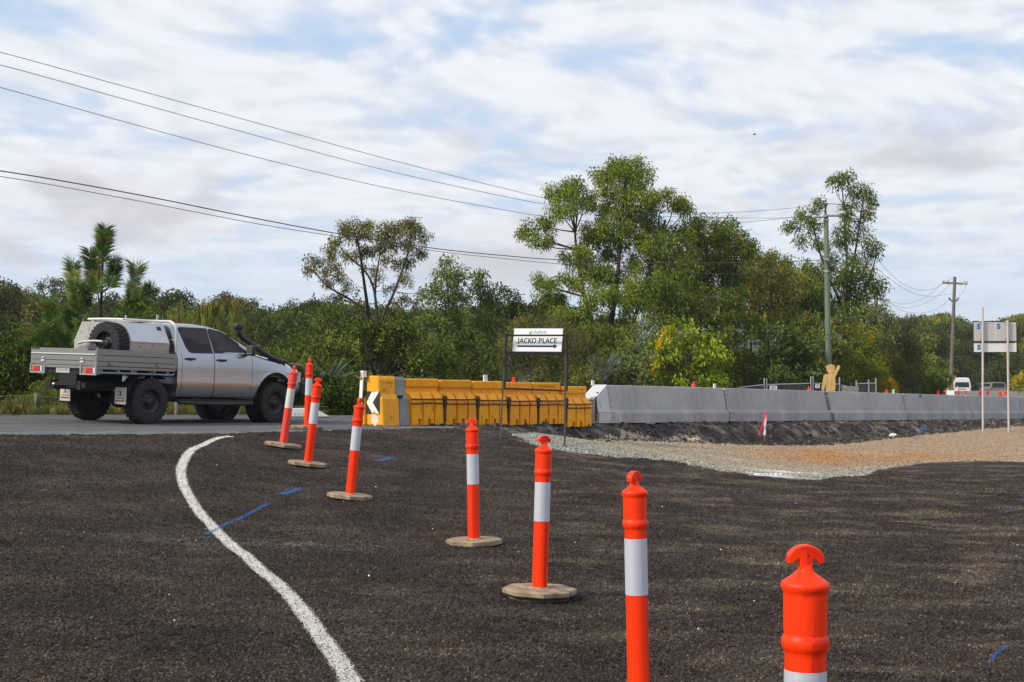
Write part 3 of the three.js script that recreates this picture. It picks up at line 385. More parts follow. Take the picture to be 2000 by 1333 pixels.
// white squares standing on the barriers
for (const [px, py, Z, w, label, red] of [[711, 736, 23.0, .09, 'white marker square on top of the yellow end block'], [948, 744, 24.9, .1, 'white marker square on top of the second yellow module'], [1158, 752, 27.55, .085, 'white marker square on the steel nose of the concrete barrier'], [1396, 758, 31.2, .09, 'white marker square on the first concrete unit near the flowering bush'], [1746, 768, 41.2, .1, 'white marker square with a red spot on the concrete barrier', 1]]) {
  const v = P(px, py, Z), t = thing('marker_square', label, 'marker', v, run1.turn, 'white markers on the barriers'); mesh('plate', bx(w, w * 1.15, .03, 0, w * .5, 0, .004), white, t); mesh('foot', bx(w * .9, .012, .06, 0, -.004, 0, .002), white, t); if (red) mesh('reflector', cyl(.018, .018, .006, 10).rotateX(Math.PI / 2).translate(0, w * .35, .018), std(.6, .03, .03, .4), t);
}
// low white plastic island by the front of the ute
{ const a = onGround(556, 30.6), t = thing('plastic_kerb', 'low white plastic kerb block on the far road edge beyond the ute', 'plastic kerb', a, .25); mesh('body', prism([[-.1, 0], [0, .12], [.08, .19], [.62, .19], [.78, .12], [1.0, 0]], .3, .01), white, t); mesh('slot', [0, 1, 2, 3, 4, 5].map((i) => bx(.02, .03, .01, .12 + i * .09, .06, .3, 0)), std(.3, .3, .3, .8), t); }
// ---------------------------------------------------------------- signs and stakes
function board(w, h, draw) { const c = document.createElement('canvas'); c.width = w; c.height = h; draw(c.getContext('2d')); const m = new THREE.CanvasTexture(c); m.colorSpace = THREE.SRGBColorSpace; m.anisotropy = 8; return m; }
{ // street sign leaning in a black frame
  const Z = 24.5, at = (px, py, z = Z) => P(px, py, z), base = onGround(1040, Z), t = thing('street_sign', 'white street name sign with an arrow leaning in a black steel frame', 'sign', base), L = (v) => v.clone().sub(base), b = (n, a, c, w) => mesh(n, bar(L(a), L(c), w), n === 'leg' ? std(.028, .021, .018, .8) : black, t);
  b('post', at(989, 653), at(985.5, 760), .038); b('post', at(1108.5, 653), at(1107, 765), .038);
  b('rail', at(988, 655.5), at(1109, 655.5), .032); b('rail', at(987, 688.5), at(1108, 689.5), .034); b('rail', at(986, 692), at(1108, 693), .03); b('rail', at(985, 759), at(1107, 764), .03);
  const fl = G(976, 863), fr = G(1102.5, 882); b('leg', at(984.5, 719, 24.45), V(fl.x, fl.y - .1, fl.z), .028); b('leg', at(1105, 690, 24.53), V(fr.x, fr.y - .1, fr.z), .028);
  const tl = at(1004.5, 642, Z + .16), tr = at(1100, 642, Z + .16), br = at(1096.5, 687.5, Z + .06), bl = at(1000.5, 687, Z + .06);
  const m = board(1024, 480, (x) => { x.fillStyle = '#f3f4f7'; x.fillRect(0, 0, 1024, 480); x.strokeStyle = '#d5d8de'; x.lineWidth = 6; x.strokeRect(6, 6, 1012, 468);
    x.fillStyle = '#1a9a62'; x.beginPath(); x.ellipse(352, 92, 30, 22, -.5, 0, 6.3); x.fill(); x.fillStyle = '#12b3a2'; x.beginPath(); x.ellipse(338, 106, 18, 14, .4, 0, 6.3); x.fill(); x.fillStyle = '#f2dc1e'; x.beginPath(); x.ellipse(370, 58, 17, 24, .7, 0, 6.3); x.fill();
    x.fillStyle = '#75797e'; x.font = '78px sans-serif'; x.strokeStyle = '#75797e'; x.lineWidth = 3; x.fillText('shadforth', 410, 106, 275); x.strokeText('shadforth', 410, 106, 275); x.fillStyle = '#1d1d20'; x.strokeStyle = '#1d1d20'; x.lineWidth = 7; x.font = '140px sans-serif'; x.fillText('JACKO PLACE', 96, 304, 832); x.strokeText('JACKO PLACE', 96, 304, 832); x.fillRect(94, 350, 780, 38); x.beginPath(); x.moveTo(856, 320); x.lineTo(934, 369); x.lineTo(856, 418); x.fill(); });
  const g = new THREE.BufferGeometry(), q = [tl, tr, br, bl].map(L), nrm = q[1].clone().sub(q[0]).cross(q[3].clone().sub(q[0])).normalize(); g.setAttribute('position', new THREE.Float32BufferAttribute(q.flatMap((v) => { const w = v.clone().addScaledVector(nrm, -.002); return [w.x, w.y, w.z]; }), 3)); g.setAttribute('uv', new THREE.Float32BufferAttribute([0, 1, 1, 1, 1, 0, 0, 0], 2)); g.setIndex([0, 3, 2, 0, 2, 1]); g.computeVertexNormals();
  mesh('sign_face', g, std(1, 1, 1, .85, { map: m }), t);
  const bk = q.map((v) => v.clone().addScaledVector(nrm, .004)), b2 = q.map((v) => v.clone().addScaledVector(nrm, .028)), pos = []; const quad = (a, b, c, d) => { for (const v of [a, b, c, a, c, d]) pos.push(v.x, v.y, v.z); };
  quad(bk[0], bk[1], bk[2], bk[3]); quad(b2[0], b2[3], b2[2], b2[1]); for (let i = 0; i < 4; i++) quad(bk[i], b2[i], b2[(i + 1) % 4], bk[(i + 1) % 4]); const g2 = new THREE.BufferGeometry(); g2.setAttribute('position', new THREE.Float32BufferAttribute(pos, 3)); g2.computeVertexNormals(); mesh('sign_box', g2, white, t);
}
{ // back of a road sign on two posts
  const Z = 40, base = onGround(1943, Z), t = thing('road_sign', 'back of a road sign on two tall grey posts on the clay', 'sign', base), L = (x, y, z = Z) => P(x, y, z).sub(base), galv = std(.56, .53, .52, .55, { metalness: .25, map: T.grime });
  const f1 = onGround(1918.5, Z), f2 = onGround(1969, Z); for (const [tx, ty, f] of [[1920, 600, f1], [1968.5, 626, f2]]) mesh('post', bar(f.clone().sub(base).add(V(0, -.2, 0)), L(tx, ty), .034, .034, 12), galv, t);
  const a = L(1902, 628), e = L(1988.5, 628), w = e.x - a.x, m1 = board(512, 240, (x) => { x.fillStyle = '#b9b7b3'; x.fillRect(0, 0, 512, 240); for (let i = 0; i < 512; i += 6) { x.fillStyle = i % 12 ? '#b3b1ad' : '#bfbdb9'; x.fillRect(i, 0, 6, 240); } x.fillStyle = '#cdcbc8'; x.fillRect(256, 0, 10, 240); x.fillStyle = '#1763b8'; x.font = 'bold 84px sans-serif'; x.strokeStyle = '#1763b8'; x.lineWidth = 8; for (const [a, b] of [[38, 86], [280, 84]]) { x.fillText('S', a, b); x.strokeText('S', a, b); } }), m2 = board(512, 120, (x) => { x.fillStyle = '#dcdcda'; x.fillRect(0, 0, 512, 120); x.fillStyle = '#1763b8'; x.font = 'bold 84px sans-serif'; x.strokeStyle = '#1763b8'; x.lineWidth = 8; x.fillText('S', 40, 90); x.strokeText('S', 40, 90); });
  const h1 = L(0, 628).y - L(0, 668.5).y, h2 = L(0, 668.5).y - L(0, 688.5).y, y1 = L(0, 648).y, y2 = L(0, 678.7).y, cx = (a.x + e.x) / 2, rim = std(.03, .03, .03, .6);
  const mats = (m) => [rim, rim, rim, rim, m, rim];
  mesh('upper_panel', new THREE.BoxGeometry(w - .05, h1 - .06, .02).translate(cx, y1, -.075), mats(std(1, 1, 1, .55, { map: m1 })), t); mesh('lower_panel', new THREE.BoxGeometry(w - .05, h2 - .03, .02).translate(cx, y2, -.075), mats(std(1, 1, 1, .55, { map: m2 })), t);
  mesh('edge_frame', [bx(w, .035, .03, cx, y1 + h1 / 2 - .005, -.078), bx(.03, h1 + h2, .03, a.x + .012, (y1 + h1 / 2 + y2 - h2 / 2) / 2, -.081), bx(.03, h1 + h2, .03, e.x - .012, (y1 + h1 / 2 + y2 - h2 / 2) / 2, -.081), bx(w * .93, .06, .03, cx - .04, y1 - h1 / 2, -.067), bx(w, .02, .03, cx, y2 - h2 / 2, -.084)], rim, t);
  mesh('bracket', [0, 1].flatMap((i) => [.3, -.2].map((d) => bx(.14, .04, .03, L(i ? 1968.7 : 1919.6, 650).x, y1 + d, -.045))), galv, t);
}
{ const f = G(1493.5, 863), t = thing('survey_stake', 'white survey stake with a pink ribbon standing on the bank', 'survey stake', f), top = P(1496, 806, -f.z).sub(f); mesh('stake', bar(V(0, .13, 0), top, .05, .03), white, t); mesh('stake_foot', bar(V(-.005, -.1, 0), V(.001, .135, 0), .046, .026), std(.22, .09, .04, .9), t);
  const pts = []; for (let i = 0; i <= 8; i++) { const s = i / 8; pts.push([top.x - .012 - .15 * s, top.y - .01 - .53 * s, .03 + .05 * Math.sin(s * 5)]); } const pos = [], idx = []; pts.forEach(([x, y, z], i) => { const w = .02 + .009 * Math.sin(i * 1.7); pos.push(x - w, y + .01, z, x + w, y - .01, z + .02); if (i) { const a = i * 2; idx.push(a - 2, a - 1, a + 1, a - 2, a + 1, a); } }); const g = new THREE.BufferGeometry(); g.setAttribute('position', new THREE.Float32BufferAttribute(pos, 3)); g.setIndex(idx); g.computeVertexNormals(); const pink = std(.55, .018, .07, .6, { side: THREE.DoubleSide }); mesh('ribbon', g, pink, t); mesh('ribbon_knot', bx(.07, .07, .05, top.x - .005, top.y - .03, 0, .015), pink, t); }
{ // plywood figures that wave
  const make = (label, pos, sc, turn, mat) => { const t = thing('wooden_figure', label, 'wooden figure', pos, turn, 'waving wooden cut-out figures'); const sh = new THREE.Shape(); const o = [[-.155, 0], [-.05, 0], [-.02, .78], [.02, .78], [.05, 0], [.155, 0], [.165, .9], [.185, 1.0], [.175, 1.34], [.30, 1.57], [.36, 1.68], [.35, 1.74], [.30, 1.76], [.26, 1.72], [.10, 1.45], [.075, 1.445], [.07, 1.47], [.11, 1.50], [.155, 1.58], [.175, 1.66], [.165, 1.72], [.12, 1.77], [.03, 1.79], [-.07, 1.775], [-.125, 1.74], [-.175, 1.69], [-.14, 1.665], [-.135, 1.58], [-.095, 1.51], [-.06, 1.475], [-.07, 1.45], [-.2, 1.42], [-.245, 1.38], [-.33, .93], [-.325, .86], [-.27, .83], [-.235, .88], [-.175, 1.15], [-.165, .9]]; o.forEach(([x, y], i) => i ? sh.lineTo(x * sc, y * sc) : sh.moveTo(x * sc, y * sc));
    mesh('board', new THREE.ExtrudeGeometry(sh, { depth: .018, bevelEnabled: true, bevelSize: .003, bevelThickness: .003, bevelSegments: 1 }), mat, t); mesh('prop', bar(V(0, 1.0 * sc, -.01), V(0.05, 0, -.6), .05), std(.3, .22, .13, .9), t); return t; };
  make('yellow wooden cut-out figure waving beside the green power pole', onGround(1622, 54), 1.13, .1, std(1.05, .66, .24, .75, { map: cloned(T.wood, 1) }));
  make('brown wooden cut-out figure waving beside the van', onGround(1857, 100), 1.2, 0, std(.36, .22, .09, .8, { map: cloned(T.wood, 1) }));
}
// ---------------------------------------------------------------- power poles and wires
const poleGreen = std(.20, .27, .19, .85, { map: cloned(T.wood, 1, 3) }), poleGrey = std(.20, .185, .155, .9, { map: cloned(T.wood, 1, 3) }), ceram = std(.42, .42, .42, .4), zinc = std(.45, .46, .48, .45, { metalness: .5 });
function pole(label, top, foot, r, mat, build) { const base = V(foot.x, ground(foot.x, -foot.z), foot.z), t = thing('power_pole', label, 'power pole', base, 0, 'power poles along the road'), L = (v) => v.clone().sub(base); mesh('pole', bar(V(0, -.4, 0), L(top), r * .82, r * 1.12, 14), mat, t); build(t, L); return t; }
pole('thick green power pole rising behind the waving wooden figure', P(1613.5, 419, 58), P(1620, 765, 58), .125, poleGreen, (t, L) => {
  const at = (x, y, d = 0) => L(P(x, y, 58 + d)); mesh('cap_pin', [bar(at(1613, 420), at(1612.5, 398), .03, .045, 10), cyl(.06, .07, .12, 10).translate(...at(1612.5, 402).toArray())], dark, t);
  mesh('bracket_arm', [tube([at(1614, 423, -.15), at(1597, 424, -.2), at(1583, 421, -.25)], .05, 10, 8), tube([at(1614, 421, -.15), at(1632, 421, -.1), at(1642, 417.5, 0), at(1650, 415, 0)], .055, 12, 8)], zinc, t);
  mesh('insulator', [[1580, 421], [1646, 416], [1592, 424], [1636, 420]].map(([x, y]) => new THREE.SphereGeometry(.1, 10, 8).scale(1.6, .9, .9).translate(...at(x, y, -.25).toArray())), ceram, t);
  mesh('band', [[1614, 430], [1615, 508], [1615.5, 530]].map(([x, y]) => cyl(.128, .128, .07, 14).translate(...at(x, y).toArray())), zinc, t); mesh('stay_bracket', [tube([at(1613, 508, -.2), at(1620, 520, -.22), at(1625, 528, -.2)], .03, 8, 6), new THREE.BoxGeometry(.14, .18, .14).translate(...at(1626, 525, -.1).toArray())], dark, t); });
const Z2 = 112; pole('grey timber power pole with a crossarm, rising by the van', P(1865.5, 541, Z2), P(1856, 765, Z2), .15, poleGrey, (t, L) => { const at = (x, y, d = 0) => L(P(x, y, Z2 + d)); mesh('crossarm', bar(at(1842, 552.5, -.1), at(1890, 555, .1), .14), std(.2, .19, .18, .8), t); mesh('insulator', [[1843, 551], [1852, 552], [1884, 553], [1889, 553]].map(([x, y]) => cyl(.08, .1, .3, 8).translate(...at(x, y).toArray())), ceram, t); mesh('bracket', [[[1864, 588], [1854, 582]], [[1864, 588], [1873, 582]]].map(([a, b]) => tube([at(...a), at((a[0] + b[0]) / 2, a[1]), at(...b)], .06, 6, 6)), dark, t); mesh('stay_wire', tube([at(1861, 640), at(1830, 655), at(1805, 668)], .035, 6, 5), dark, t); });
const Z3 = 86; pole('distant power pole half hidden behind the tall gum tree', P(1711.5, 565, Z3), P(1711, 765, Z3), .14, poleGrey, (t, L) => { const at = (x, y, d = 0) => L(P(x, y, Z3 + d)); mesh('crossarm', [bar(at(1694, 582), at(1738, 587), .12), bar(at(1700, 601), at(1732, 604), .09)], std(.2, .19, .18, .8), t); mesh('insulator', [[1735, 586], [1728, 585]].map(([x, y]) => cyl(.07, .09, .25, 8).translate(...at(x, y + 3).toArray())), ceram, t); });
{
  const wireMat = std(.05, .05, .055, .6), W = (label, pts, r, zf) => tag(mesh('power_line', tube(pts.map(([x, y]) => P(x, y, zf(x))), r * .72, 90, 5), wireMat), label, 'power line', 'overhead power lines');
  const plan = (x) => { const k = (x - 1000) / F, u = (30 * k + 11.5) / (25.3 - 28 * k); return 30 + 28 * u; };
  W('uppermost overhead power line, running to the pin of the green pole', [[-160, 62], [0, 102], [250, 171], [500, 240], [750, 309], [1000, 372], [1060, 386], [1240, 410], [1400, 416], [1520, 409], [1585, 403]], .011, plan);
  W('second overhead power line from the top', [[-160, 90], [0, 127], [250, 196], [500, 265], [750, 332], [1000, 387], [1060, 398], [1240, 420], [1400, 425], [1520, 426], [1580, 422]], .011, plan);
  W('third overhead power line from the top, the widest sagging', [[-160, 130], [0, 171], [250, 240], [500, 307], [750, 366], [1000, 413], [1035, 419], [1240, 440], [1400, 438], [1500, 430], [1580, 422]], .011, plan);
  W('twisted bundled cable, upper of the low pair', [[-160, 315], [0, 334], [250, 377], [500, 427], [650, 455], [860, 487], [1000, 501], [1060, 506], [1300, 514], [1500, 512], [1612, 508]], .02, plan);
  W('thin cable just below the twisted bundled cable', [[-160, 328], [0, 345], [250, 389], [500, 437], [650, 461], [860, 492], [1000, 507], [1060, 513], [1300, 530], [1500, 537], [1612, 534]], .012, plan);
  const z23 = (x) => lerp(Z3, Z2, clamp((x - 1700) / 160, 0, 1));
  W('slack line dropping from the gum to the crossarm of the grey pole', [[1650, 430], [1700, 489], [1730, 525], [1765, 555], [1800, 567], [1825, 564], [1843, 553]], .016, z23);
  W('slack line beneath it, swinging up to the pole top', [[1690, 505], [1740, 546], [1780, 571], [1815, 579], [1840, 577], [1866, 573]], .016, z23);
  W('line rising in a curve from the far crossarm to the grey pole crossarm', [[1735, 589], [1760, 594], [1785, 591], [1815, 576], [1840, 556], [1868, 541]], .014, z23);
  W('lower line rising from the far crossarm to the pole bracket', [[1735, 590], [1765, 602], [1795, 597], [1825, 583], [1850, 562], [1866, 545]], .014, z23);
  W('lowest slack line between the far pole and the grey pole', [[1735, 592], [1765, 608], [1795, 612], [1825, 606], [1845, 594], [1856, 583]], .014, z23);
  W('pair of service lines hanging off the outer crossarm end', [[1889, 555], [1884, 566], [1874, 580]], .014, () => Z2);
}
// ---------------------------------------------------------------- temporary fence beyond the road, paddock fence, bird
{
  const Zf = (px) => 53 + (px - 1450) * .012, galv = std(.42, .43, .44, .5, { metalness: .4 });
  const t = thing('temporary_fence', 'grey steel mesh temporary fence behind the concrete barriers', 'temporary fence', onGround(1580, 55)), L = (x, y) => P(x, y, Zf(x)).sub(t.position);
  for (const [x, y] of [[1493, 739], [1497.5, 740], [1584, 736], [1588, 735], [1640, 737], [1673, 744], [1697, 742], [1711, 739]]) { const a = L(x, y), f = onGround(x, Zf(x)).sub(t.position); mesh('post', bar(f, a, .03, .03, 8), galv, t); }
  for (const [a, b] of [[[1440, 758], [1493, 752]], [[1497, 752], [1584, 749.5]], [[1588, 749], [1640, 751]], [[1673, 750], [1711, 749]]]) { mesh('rail', bar(L(...a), L(...b), .024, .024, 6), galv, t); const wires = []; for (let x = a[0]; x < b[0]; x += 2.4) { const y = lerp(a[1], b[1], (x - a[0]) / (b[0] - a[0])); const p = L(x, y), f = onGround(x, Zf(x)).sub(t.position); wires.push(bar(f, p, .006)); } tag(mesh('mesh_infill', wires, galv, t), null, null, null, 'stuff'); }
  for (const [x0, y0, x1, y1, l] of [[1503, 753.5, 1516, 761.5, 'white notice nearer the flowering bush'], [1592, 751, 1600, 758.5, 'white notice beside the waving figure']]) { const a = L(x0, y0), b = L(x1, y1), g = thing('notice', l, 'notice', t.position.clone().add(a), 0, 'notices on the temporary fence'), w = b.x - a.x, h = a.y - b.y, m = board(128, 80, (x) => { x.fillStyle = '#d9dbe0'; x.fillRect(0, 0, 128, 80); x.fillStyle = '#4a4d55'; for (let i = 0; i < 3; i++) x.fillRect(26, 12 + i * 22, 78, 9); x.fillStyle = '#a13a3a'; x.fillRect(8, 12, 12, 12); }); mesh('panel', new THREE.BoxGeometry(w, h, .02).translate(w / 2, -h / 2, .05), std(1, 1, 1, .6, { map: m }), g); }
  { const a = L(1643, 750.5), b = L(1676, 752), nx = 24, ny = 10, pos = [], idx = []; for (let j = 0; j <= ny; j++) for (let i = 0; i <= nx; i++) { const u = i / nx, v = j / ny; pos.push(lerp(a.x, b.x, u), lerp(a.y, b.y, u) - .02 - v * .5 - .06 * Math.sin(u * 3.1), lerp(a.z, b.z, u) + .1 + .04 * n2(u * 7, v * 4)); } for (let j = 0; j < ny; j++) for (let i = 0; i < nx; i++) { const k = j * (nx + 1) + i; idx.push(k, k + nx + 1, k + nx + 2, k, k + nx + 2, k + 1); } const g = new THREE.BufferGeometry(); g.setAttribute('position', new THREE.Float32BufferAttribute(pos, 3)); g.setIndex(idx); g.computeVertexNormals(); const m = mesh('shade_cloth', g, std(.5, .47, .42, .95, { side: THREE.DoubleSide, map: T.grime })); m.position.copy(t.position); tag(m, 'pale sagging cloth hung on the temporary fence', 'cloth'); }
  const pmat = std(.30, .27, .23, .95, { map: cloned(T.wood, 1) }); [[72, 768, 28.2, 'weathered paddock fence post under the tailgate of the ute'], [345, 783, 29.5, 'paddock fence post seen under the cab of the ute'], [463, 788, 30.5, 'paddock fence post seen beside the front wheel of the ute'], [205, 790, 28.8, 'paddock fence post seen between the rear wheels']].forEach(([x, y, z, l], i) => { const top = P(x, y, z), f = onGround(x, z), p = thing('fence_post', l, 'fence post', f, 0, 'posts of the paddock fence'); mesh('post', bar(V(0, -.2, 0), top.sub(f), .055, .065, 9), pmat, p); });
  const ww = std(.25, .25, .25, .6, { metalness: .4 }); const paddock = thing('fence_wire', 'thin wires of the paddock fence along the verge', 'fence wire', onGround(200, 28.8)); for (const dy of [0, 9, 18]) mesh('wire', tube([[-60, 776, 27.6], [72, 774, 28.2], [205, 790, 28.8], [345, 788, 29.5], [463, 792, 30.5], [640, 795, 32]].map(([x, y, z]) => P(x, y + dy, z).sub(paddock.position)), .005, 60, 4), ww, paddock);
  const lb = thing('barrier_board', 'white folded sheet in front of the van', 'board', onGround(1856, 96)); mesh('sheet', bx(.8, .8, .04, 0, .62, 0, .004).rotateX(-.3), white, lb); mesh('stand', [bar(V(-.4, 0, .1), V(-.4, .9, -.1), .04), bar(V(.4, 0, .1), V(.4, .9, -.1), .04), bar(V(-.4, 0, -.5), V(-.4, .9, -.2), .04), bar(V(.4, 0, -.5), V(.4, .9, -.2), .04)], dark, lb);
  const rl = thing('guard_rail', 'grey rail of a low fence beside the dark bush by the van', 'guard rail', onGround(1825, 92)); const RL = (x, y) => P(x, y, 92).sub(rl.position); mesh('rail', [bar(RL(1806, 766), RL(1845, 756), .06), bar(RL(1808, 771), RL(1845, 763), .05)], galv, rl); for (const x of [1808, 1822, 1836]) mesh('post', bar(onGround(x, 92).sub(rl.position), RL(x, 766 - (x - 1806) * .26), .06), galv, rl);
  const b = thing('bird', 'small dark bird flying high in the cloudy sky', 'bird', P(1474, 263, 130)); const bd = new THREE.SphereGeometry(.06, 10, 8).scale(.8, .75, 1.9); const wing = (s) => { const g = new THREE.BufferGeometry(); g.setAttribute('position', new THREE.Float32BufferAttribute([s * .03, .02, -.06, s * .03, .02, .07, s * .16, .11, .03, s * .16, .11, -.05, s * .3, .05, .08, s * .03, -.0, 0, s * .16, .095, 0], 3)); g.setIndex([0, 1, 2, 0, 2, 3, 3, 2, 4, 5, 6, 1, 5, 0, 6]); g.computeVertexNormals(); return g; }; const bm = std(.03, .03, .03, .9, { side: THREE.DoubleSide }); mesh('body', [bd, new THREE.SphereGeometry(.04, 8, 6).translate(0, .02, .12), new THREE.ConeGeometry(.012, .04, 6).rotateX(Math.PI / 2).translate(0, .02, .17), prism([[-.02, 0], [.02, 0], [.045, .14], [-.045, .14]], .01, 0).rotateX(-Math.PI / 2).translate(0, .01, -.1)], bm, b); mesh('wing', wing(1), bm, b); mesh('wing', wing(-1), bm, b); b.rotation.y = 1.2;
}
// ---------------------------------------------------------------- the ute
{
  const origin = V(-7.38, 0, -24.465); origin.y = ground(-7.38, 24.465) + .005;
  const ute = thing('ute', 'silver dual cab ute with an aluminium tray, driving along the main road', 'ute', origin); ute.rotation.set(.036, deg(55.17), -.015, 'YXZ');
  const paint = new THREE.MeshPhysicalMaterial({ color: new THREE.Color().setRGB(.37, .39, .43), roughness: .24, metalness: .88, clearcoat: .6, clearcoatRoughness: .12 }), glass = new THREE.MeshPhysicalMaterial({ color: new THREE.Color().setRGB(.008, .009, .011), roughness: .06, specularIntensity: .45 }), plastic = std(.018, .018, .02, .55), under = std(.008, .008, .009, .85), tyreMat = std(.016, .0155, .016, .85), alu = new THREE.MeshStandardMaterial({ color: new THREE.Color().setRGB(.26, .257, .25), roughness: .42, metalness: .45 }), checker = new THREE.MeshStandardMaterial({ color: new THREE.Color().setRGB(.52, .51, .49), roughness: .42, metalness: .45, bumpMap: cloned(T.checker, 3), bumpScale: .003, map: cloned(T.grime, 1.5) });
  const FX = 3.29, RX = .13, WR = .405;
  const yR = curve([[.74, 1.835], [.82, 1.862], [1.0, 1.878], [1.5, 1.882], [1.8, 1.862], [2.05, 1.812], [2.25, 1.735], [2.5, 1.585], [2.7, 1.455], [2.86, 1.365], [3.0, 1.335], [3.3, 1.295], [3.6, 1.245], [3.85, 1.175], [4.0, 1.08], [4.07, .98], [4.1, .85]]);
  const yBraw = curve([[.74, 1.305], [1.64, 1.335], [2.45, 1.362], [2.86, 1.315], [3.4, 1.215], [3.9, 1.08], [4.1, .8]]), yB = (x) => Math.min(yBraw(x), yR(x) - .03);
  const bottom = (x) => { const d = x - FX; return Math.max(x > FX ? .6 : .49, Math.abs(d) < .53 ? .44 + Math.sqrt(.2809 - d * d) : 0); };
  const edge = (x) => [lerp(yR(x) - .095, yR(x) - .02, ss(2.1, 2.86, x)), lerp(.665, .80, ss(2.15, 2.9, x))];
  const section = (x) => { const b = bottom(x), w = ss(2.3, 2.9, x) * (1 - ss(3.0, 3.3, x)), [ye, ze] = edge(x), B = yB(x), r = yR(x), L = [[b, .85], [b + .04, .895], [.64, .905], [.735, .93], [.80, .912], [1.02, .918], [B - .12, .908], [B - .03, .885], [B, .865], [ye, ze], [lerp(ye, r, .62), ze - .06], [lerp(ye, r, .88), ze - .2], [r, ze * .45], [r + .012 * (1 - ss(2.1, 2.3, x)), 0]], tp = 1 - .12 * Math.pow(ss(3.3, 4.12, x), 1.5); let y0 = -1; return L.map(([y, z]) => { y = y0 = Math.max(y, y0 + .003); return [y, z * tp]; }); };
  function patch(x0, x1, a, b, side, out = 0, n = Math.max(2, Math.ceil((x1 - x0) / .045))) { const pos = [], idx = [], m = b - a; for (let i = 0; i <= n; i++) { const x = lerp(x0, x1, i / n), s = section(x); for (let j = a; j <= b; j++) pos.push(x, s[j][0] + (j > 9 ? out : 0), side * (s[j][1] + (j < 13 ? out : 0))); } for (let i = 0; i < n; i++) for (let j = 0; j < m; j++) { const k = i * (m + 1) + j; side > 0 ? idx.push(k, k + m + 1, k + m + 2, k, k + m + 2, k + 1) : idx.push(k, k + m + 2, k + m + 1, k, k + 1, k + m + 2); } const g = new THREE.BufferGeometry(); g.setAttribute('position', new THREE.Float32BufferAttribute(pos, 3)); g.setIndex(idx); g.computeVertexNormals(); return g; }
  const both = (f) => [1, -1].map(f);
  const rear = (() => { const s = section(.74), sh = new THREE.Shape(); s.forEach(([y, z], i) => i ? sh.lineTo(z, y) : sh.moveTo(z, y)); s.slice().reverse().forEach(([y, z]) => sh.lineTo(-z, y)); return new THREE.ShapeGeometry(sh).rotateY(-Math.PI / 2).translate(.74, 0, 0); })();
  mesh('body', [...both((s) => patch(.74, .845, 0, 13, s)), ...both((s) => patch(.845, 2.632, 8, 13, s)), ...both((s) => patch(2.632, 4.1, 0, 13, s)), rear], paint, ute);
  mesh('inner_shell', [...both((s) => patch(.76, 4.0, 0, 8, s, -.02)), bx(3.1, .1, 1.5, 2.3, .55, 0, 0)], under, ute);
  const zAt = (x, y) => { const [ye, ze] = edge(x), B = yB(x); return lerp(.865, ze, clamp((y - B) / (ye - B), -.2, 1)); };
  const pane = (pts, out, s) => { const g = new THREE.ShapeGeometry(new THREE.Shape(pts.map(([x, y]) => new THREE.Vector2(x, y)))), p = g.attributes.position; for (let i = 0; i < p.count; i++) p.setZ(i, s * (zAt(p.getX(i), p.getY(i)) + out)); if (s < 0) { const id = g.index.array; for (let i = 0; i < id.length; i += 3) [id[i], id[i + 1]] = [id[i + 1], id[i]]; } g.computeVertexNormals(); return g; };
  const w1 = [[.945, 1.765], [1.0, 1.775], [1.575, 1.785], [1.60, 1.36], [1.16, 1.345], [1.08, 1.37], [1.03, 1.45]], w2 = [[1.69, 1.785], [1.95, 1.75], [2.15, 1.665], [2.36, 1.535], [2.52, 1.415], [2.48, 1.385], [1.70, 1.365]];
  const grow = (p, k) => { const cx = p.reduce((a, v) => a + v[0], 0) / p.length, cy = p.reduce((a, v) => a + v[1], 0) / p.length; return p.map(([x, y]) => [x + Math.sign(x - cx) * k, y + Math.sign(y - cy) * k * .75]); };
  for (const s of [1, -1]) for (const [x0, x1, w, hx] of [[.853, 1.635, w1, 1.02], [1.651, 2.622, w2, 1.8]]) { const door = mesh('door', patch(x0, x1, 0, 8, s, .001), paint, ute); mesh('window_frame', pane(grow(w, .035), .005, s), plastic, door); mesh('window', pane(w, .009, s), glass, door); mesh('handle', [new THREE.SphereGeometry(.045, 12, 8).scale(1.5, .7, .5).translate(hx + .02, 1.205, s * .905), bx(.22, .038, .035, hx + .02, 1.212, s * .932, .012)], plastic, door); if (x0 < 1) mesh('rain_visor', pane([[.93, 1.79], [1.60, 1.805], [1.60, 1.745], [.95, 1.735]], .013, s), plastic, door); else mesh('rain_visor', pane([[1.66, 1.805], [1.97, 1.77], [2.19, 1.68], [2.42, 1.535], [2.36, 1.525], [2.14, 1.635], [1.95, 1.71], [1.67, 1.742]], .013, s), plastic, door); }
  for (const s of [1, -1]) { const m = mesh('mirror', [new RoundedBoxGeometry(.12, .21, .2, 3, .05).translate(2.47, 1.43, s * 1.02), bx(.07, .06, .2, 2.5, 1.36, s * .93, .02)], plastic, ute); if (s > 0) mesh('mirror_glass', bx(.006, .15, .14, 2.408, 1.43, 1.02, .002), std(.6, .62, .65, .05, { metalness: .9 }), m); }
  mesh('windscreen', both((s) => patch(2.2, 2.8, 10, 13, s, .006)), glass, ute);
  mesh('side_step', both((s) => [tube([V(.8, .40, s * .92), V(1.7, .38, s * .96), V(2.65, .39, s * .92)], .035, 14, 8), bx(1.9, .05, .16, 1.72, .425, s * .86, .02), bx(1.85, .012, .02, 1.72, .455, s * .945, .004)]).flat(), plastic, ute);
  mesh('wheel_arch', both((s) => { const g = new THREE.TorusGeometry(.535, .022, 6, 28, Math.PI * .96).translate(FX, .44, s * .885); return [g, new THREE.CylinderGeometry(.52, .52, .3, 24, 1, true, -Math.PI / 2 + 1.5708 - 1.5708, Math.PI).rotateX(Math.PI / 2).translate(FX, .44, s * .74)]; }).flat(), under, ute);
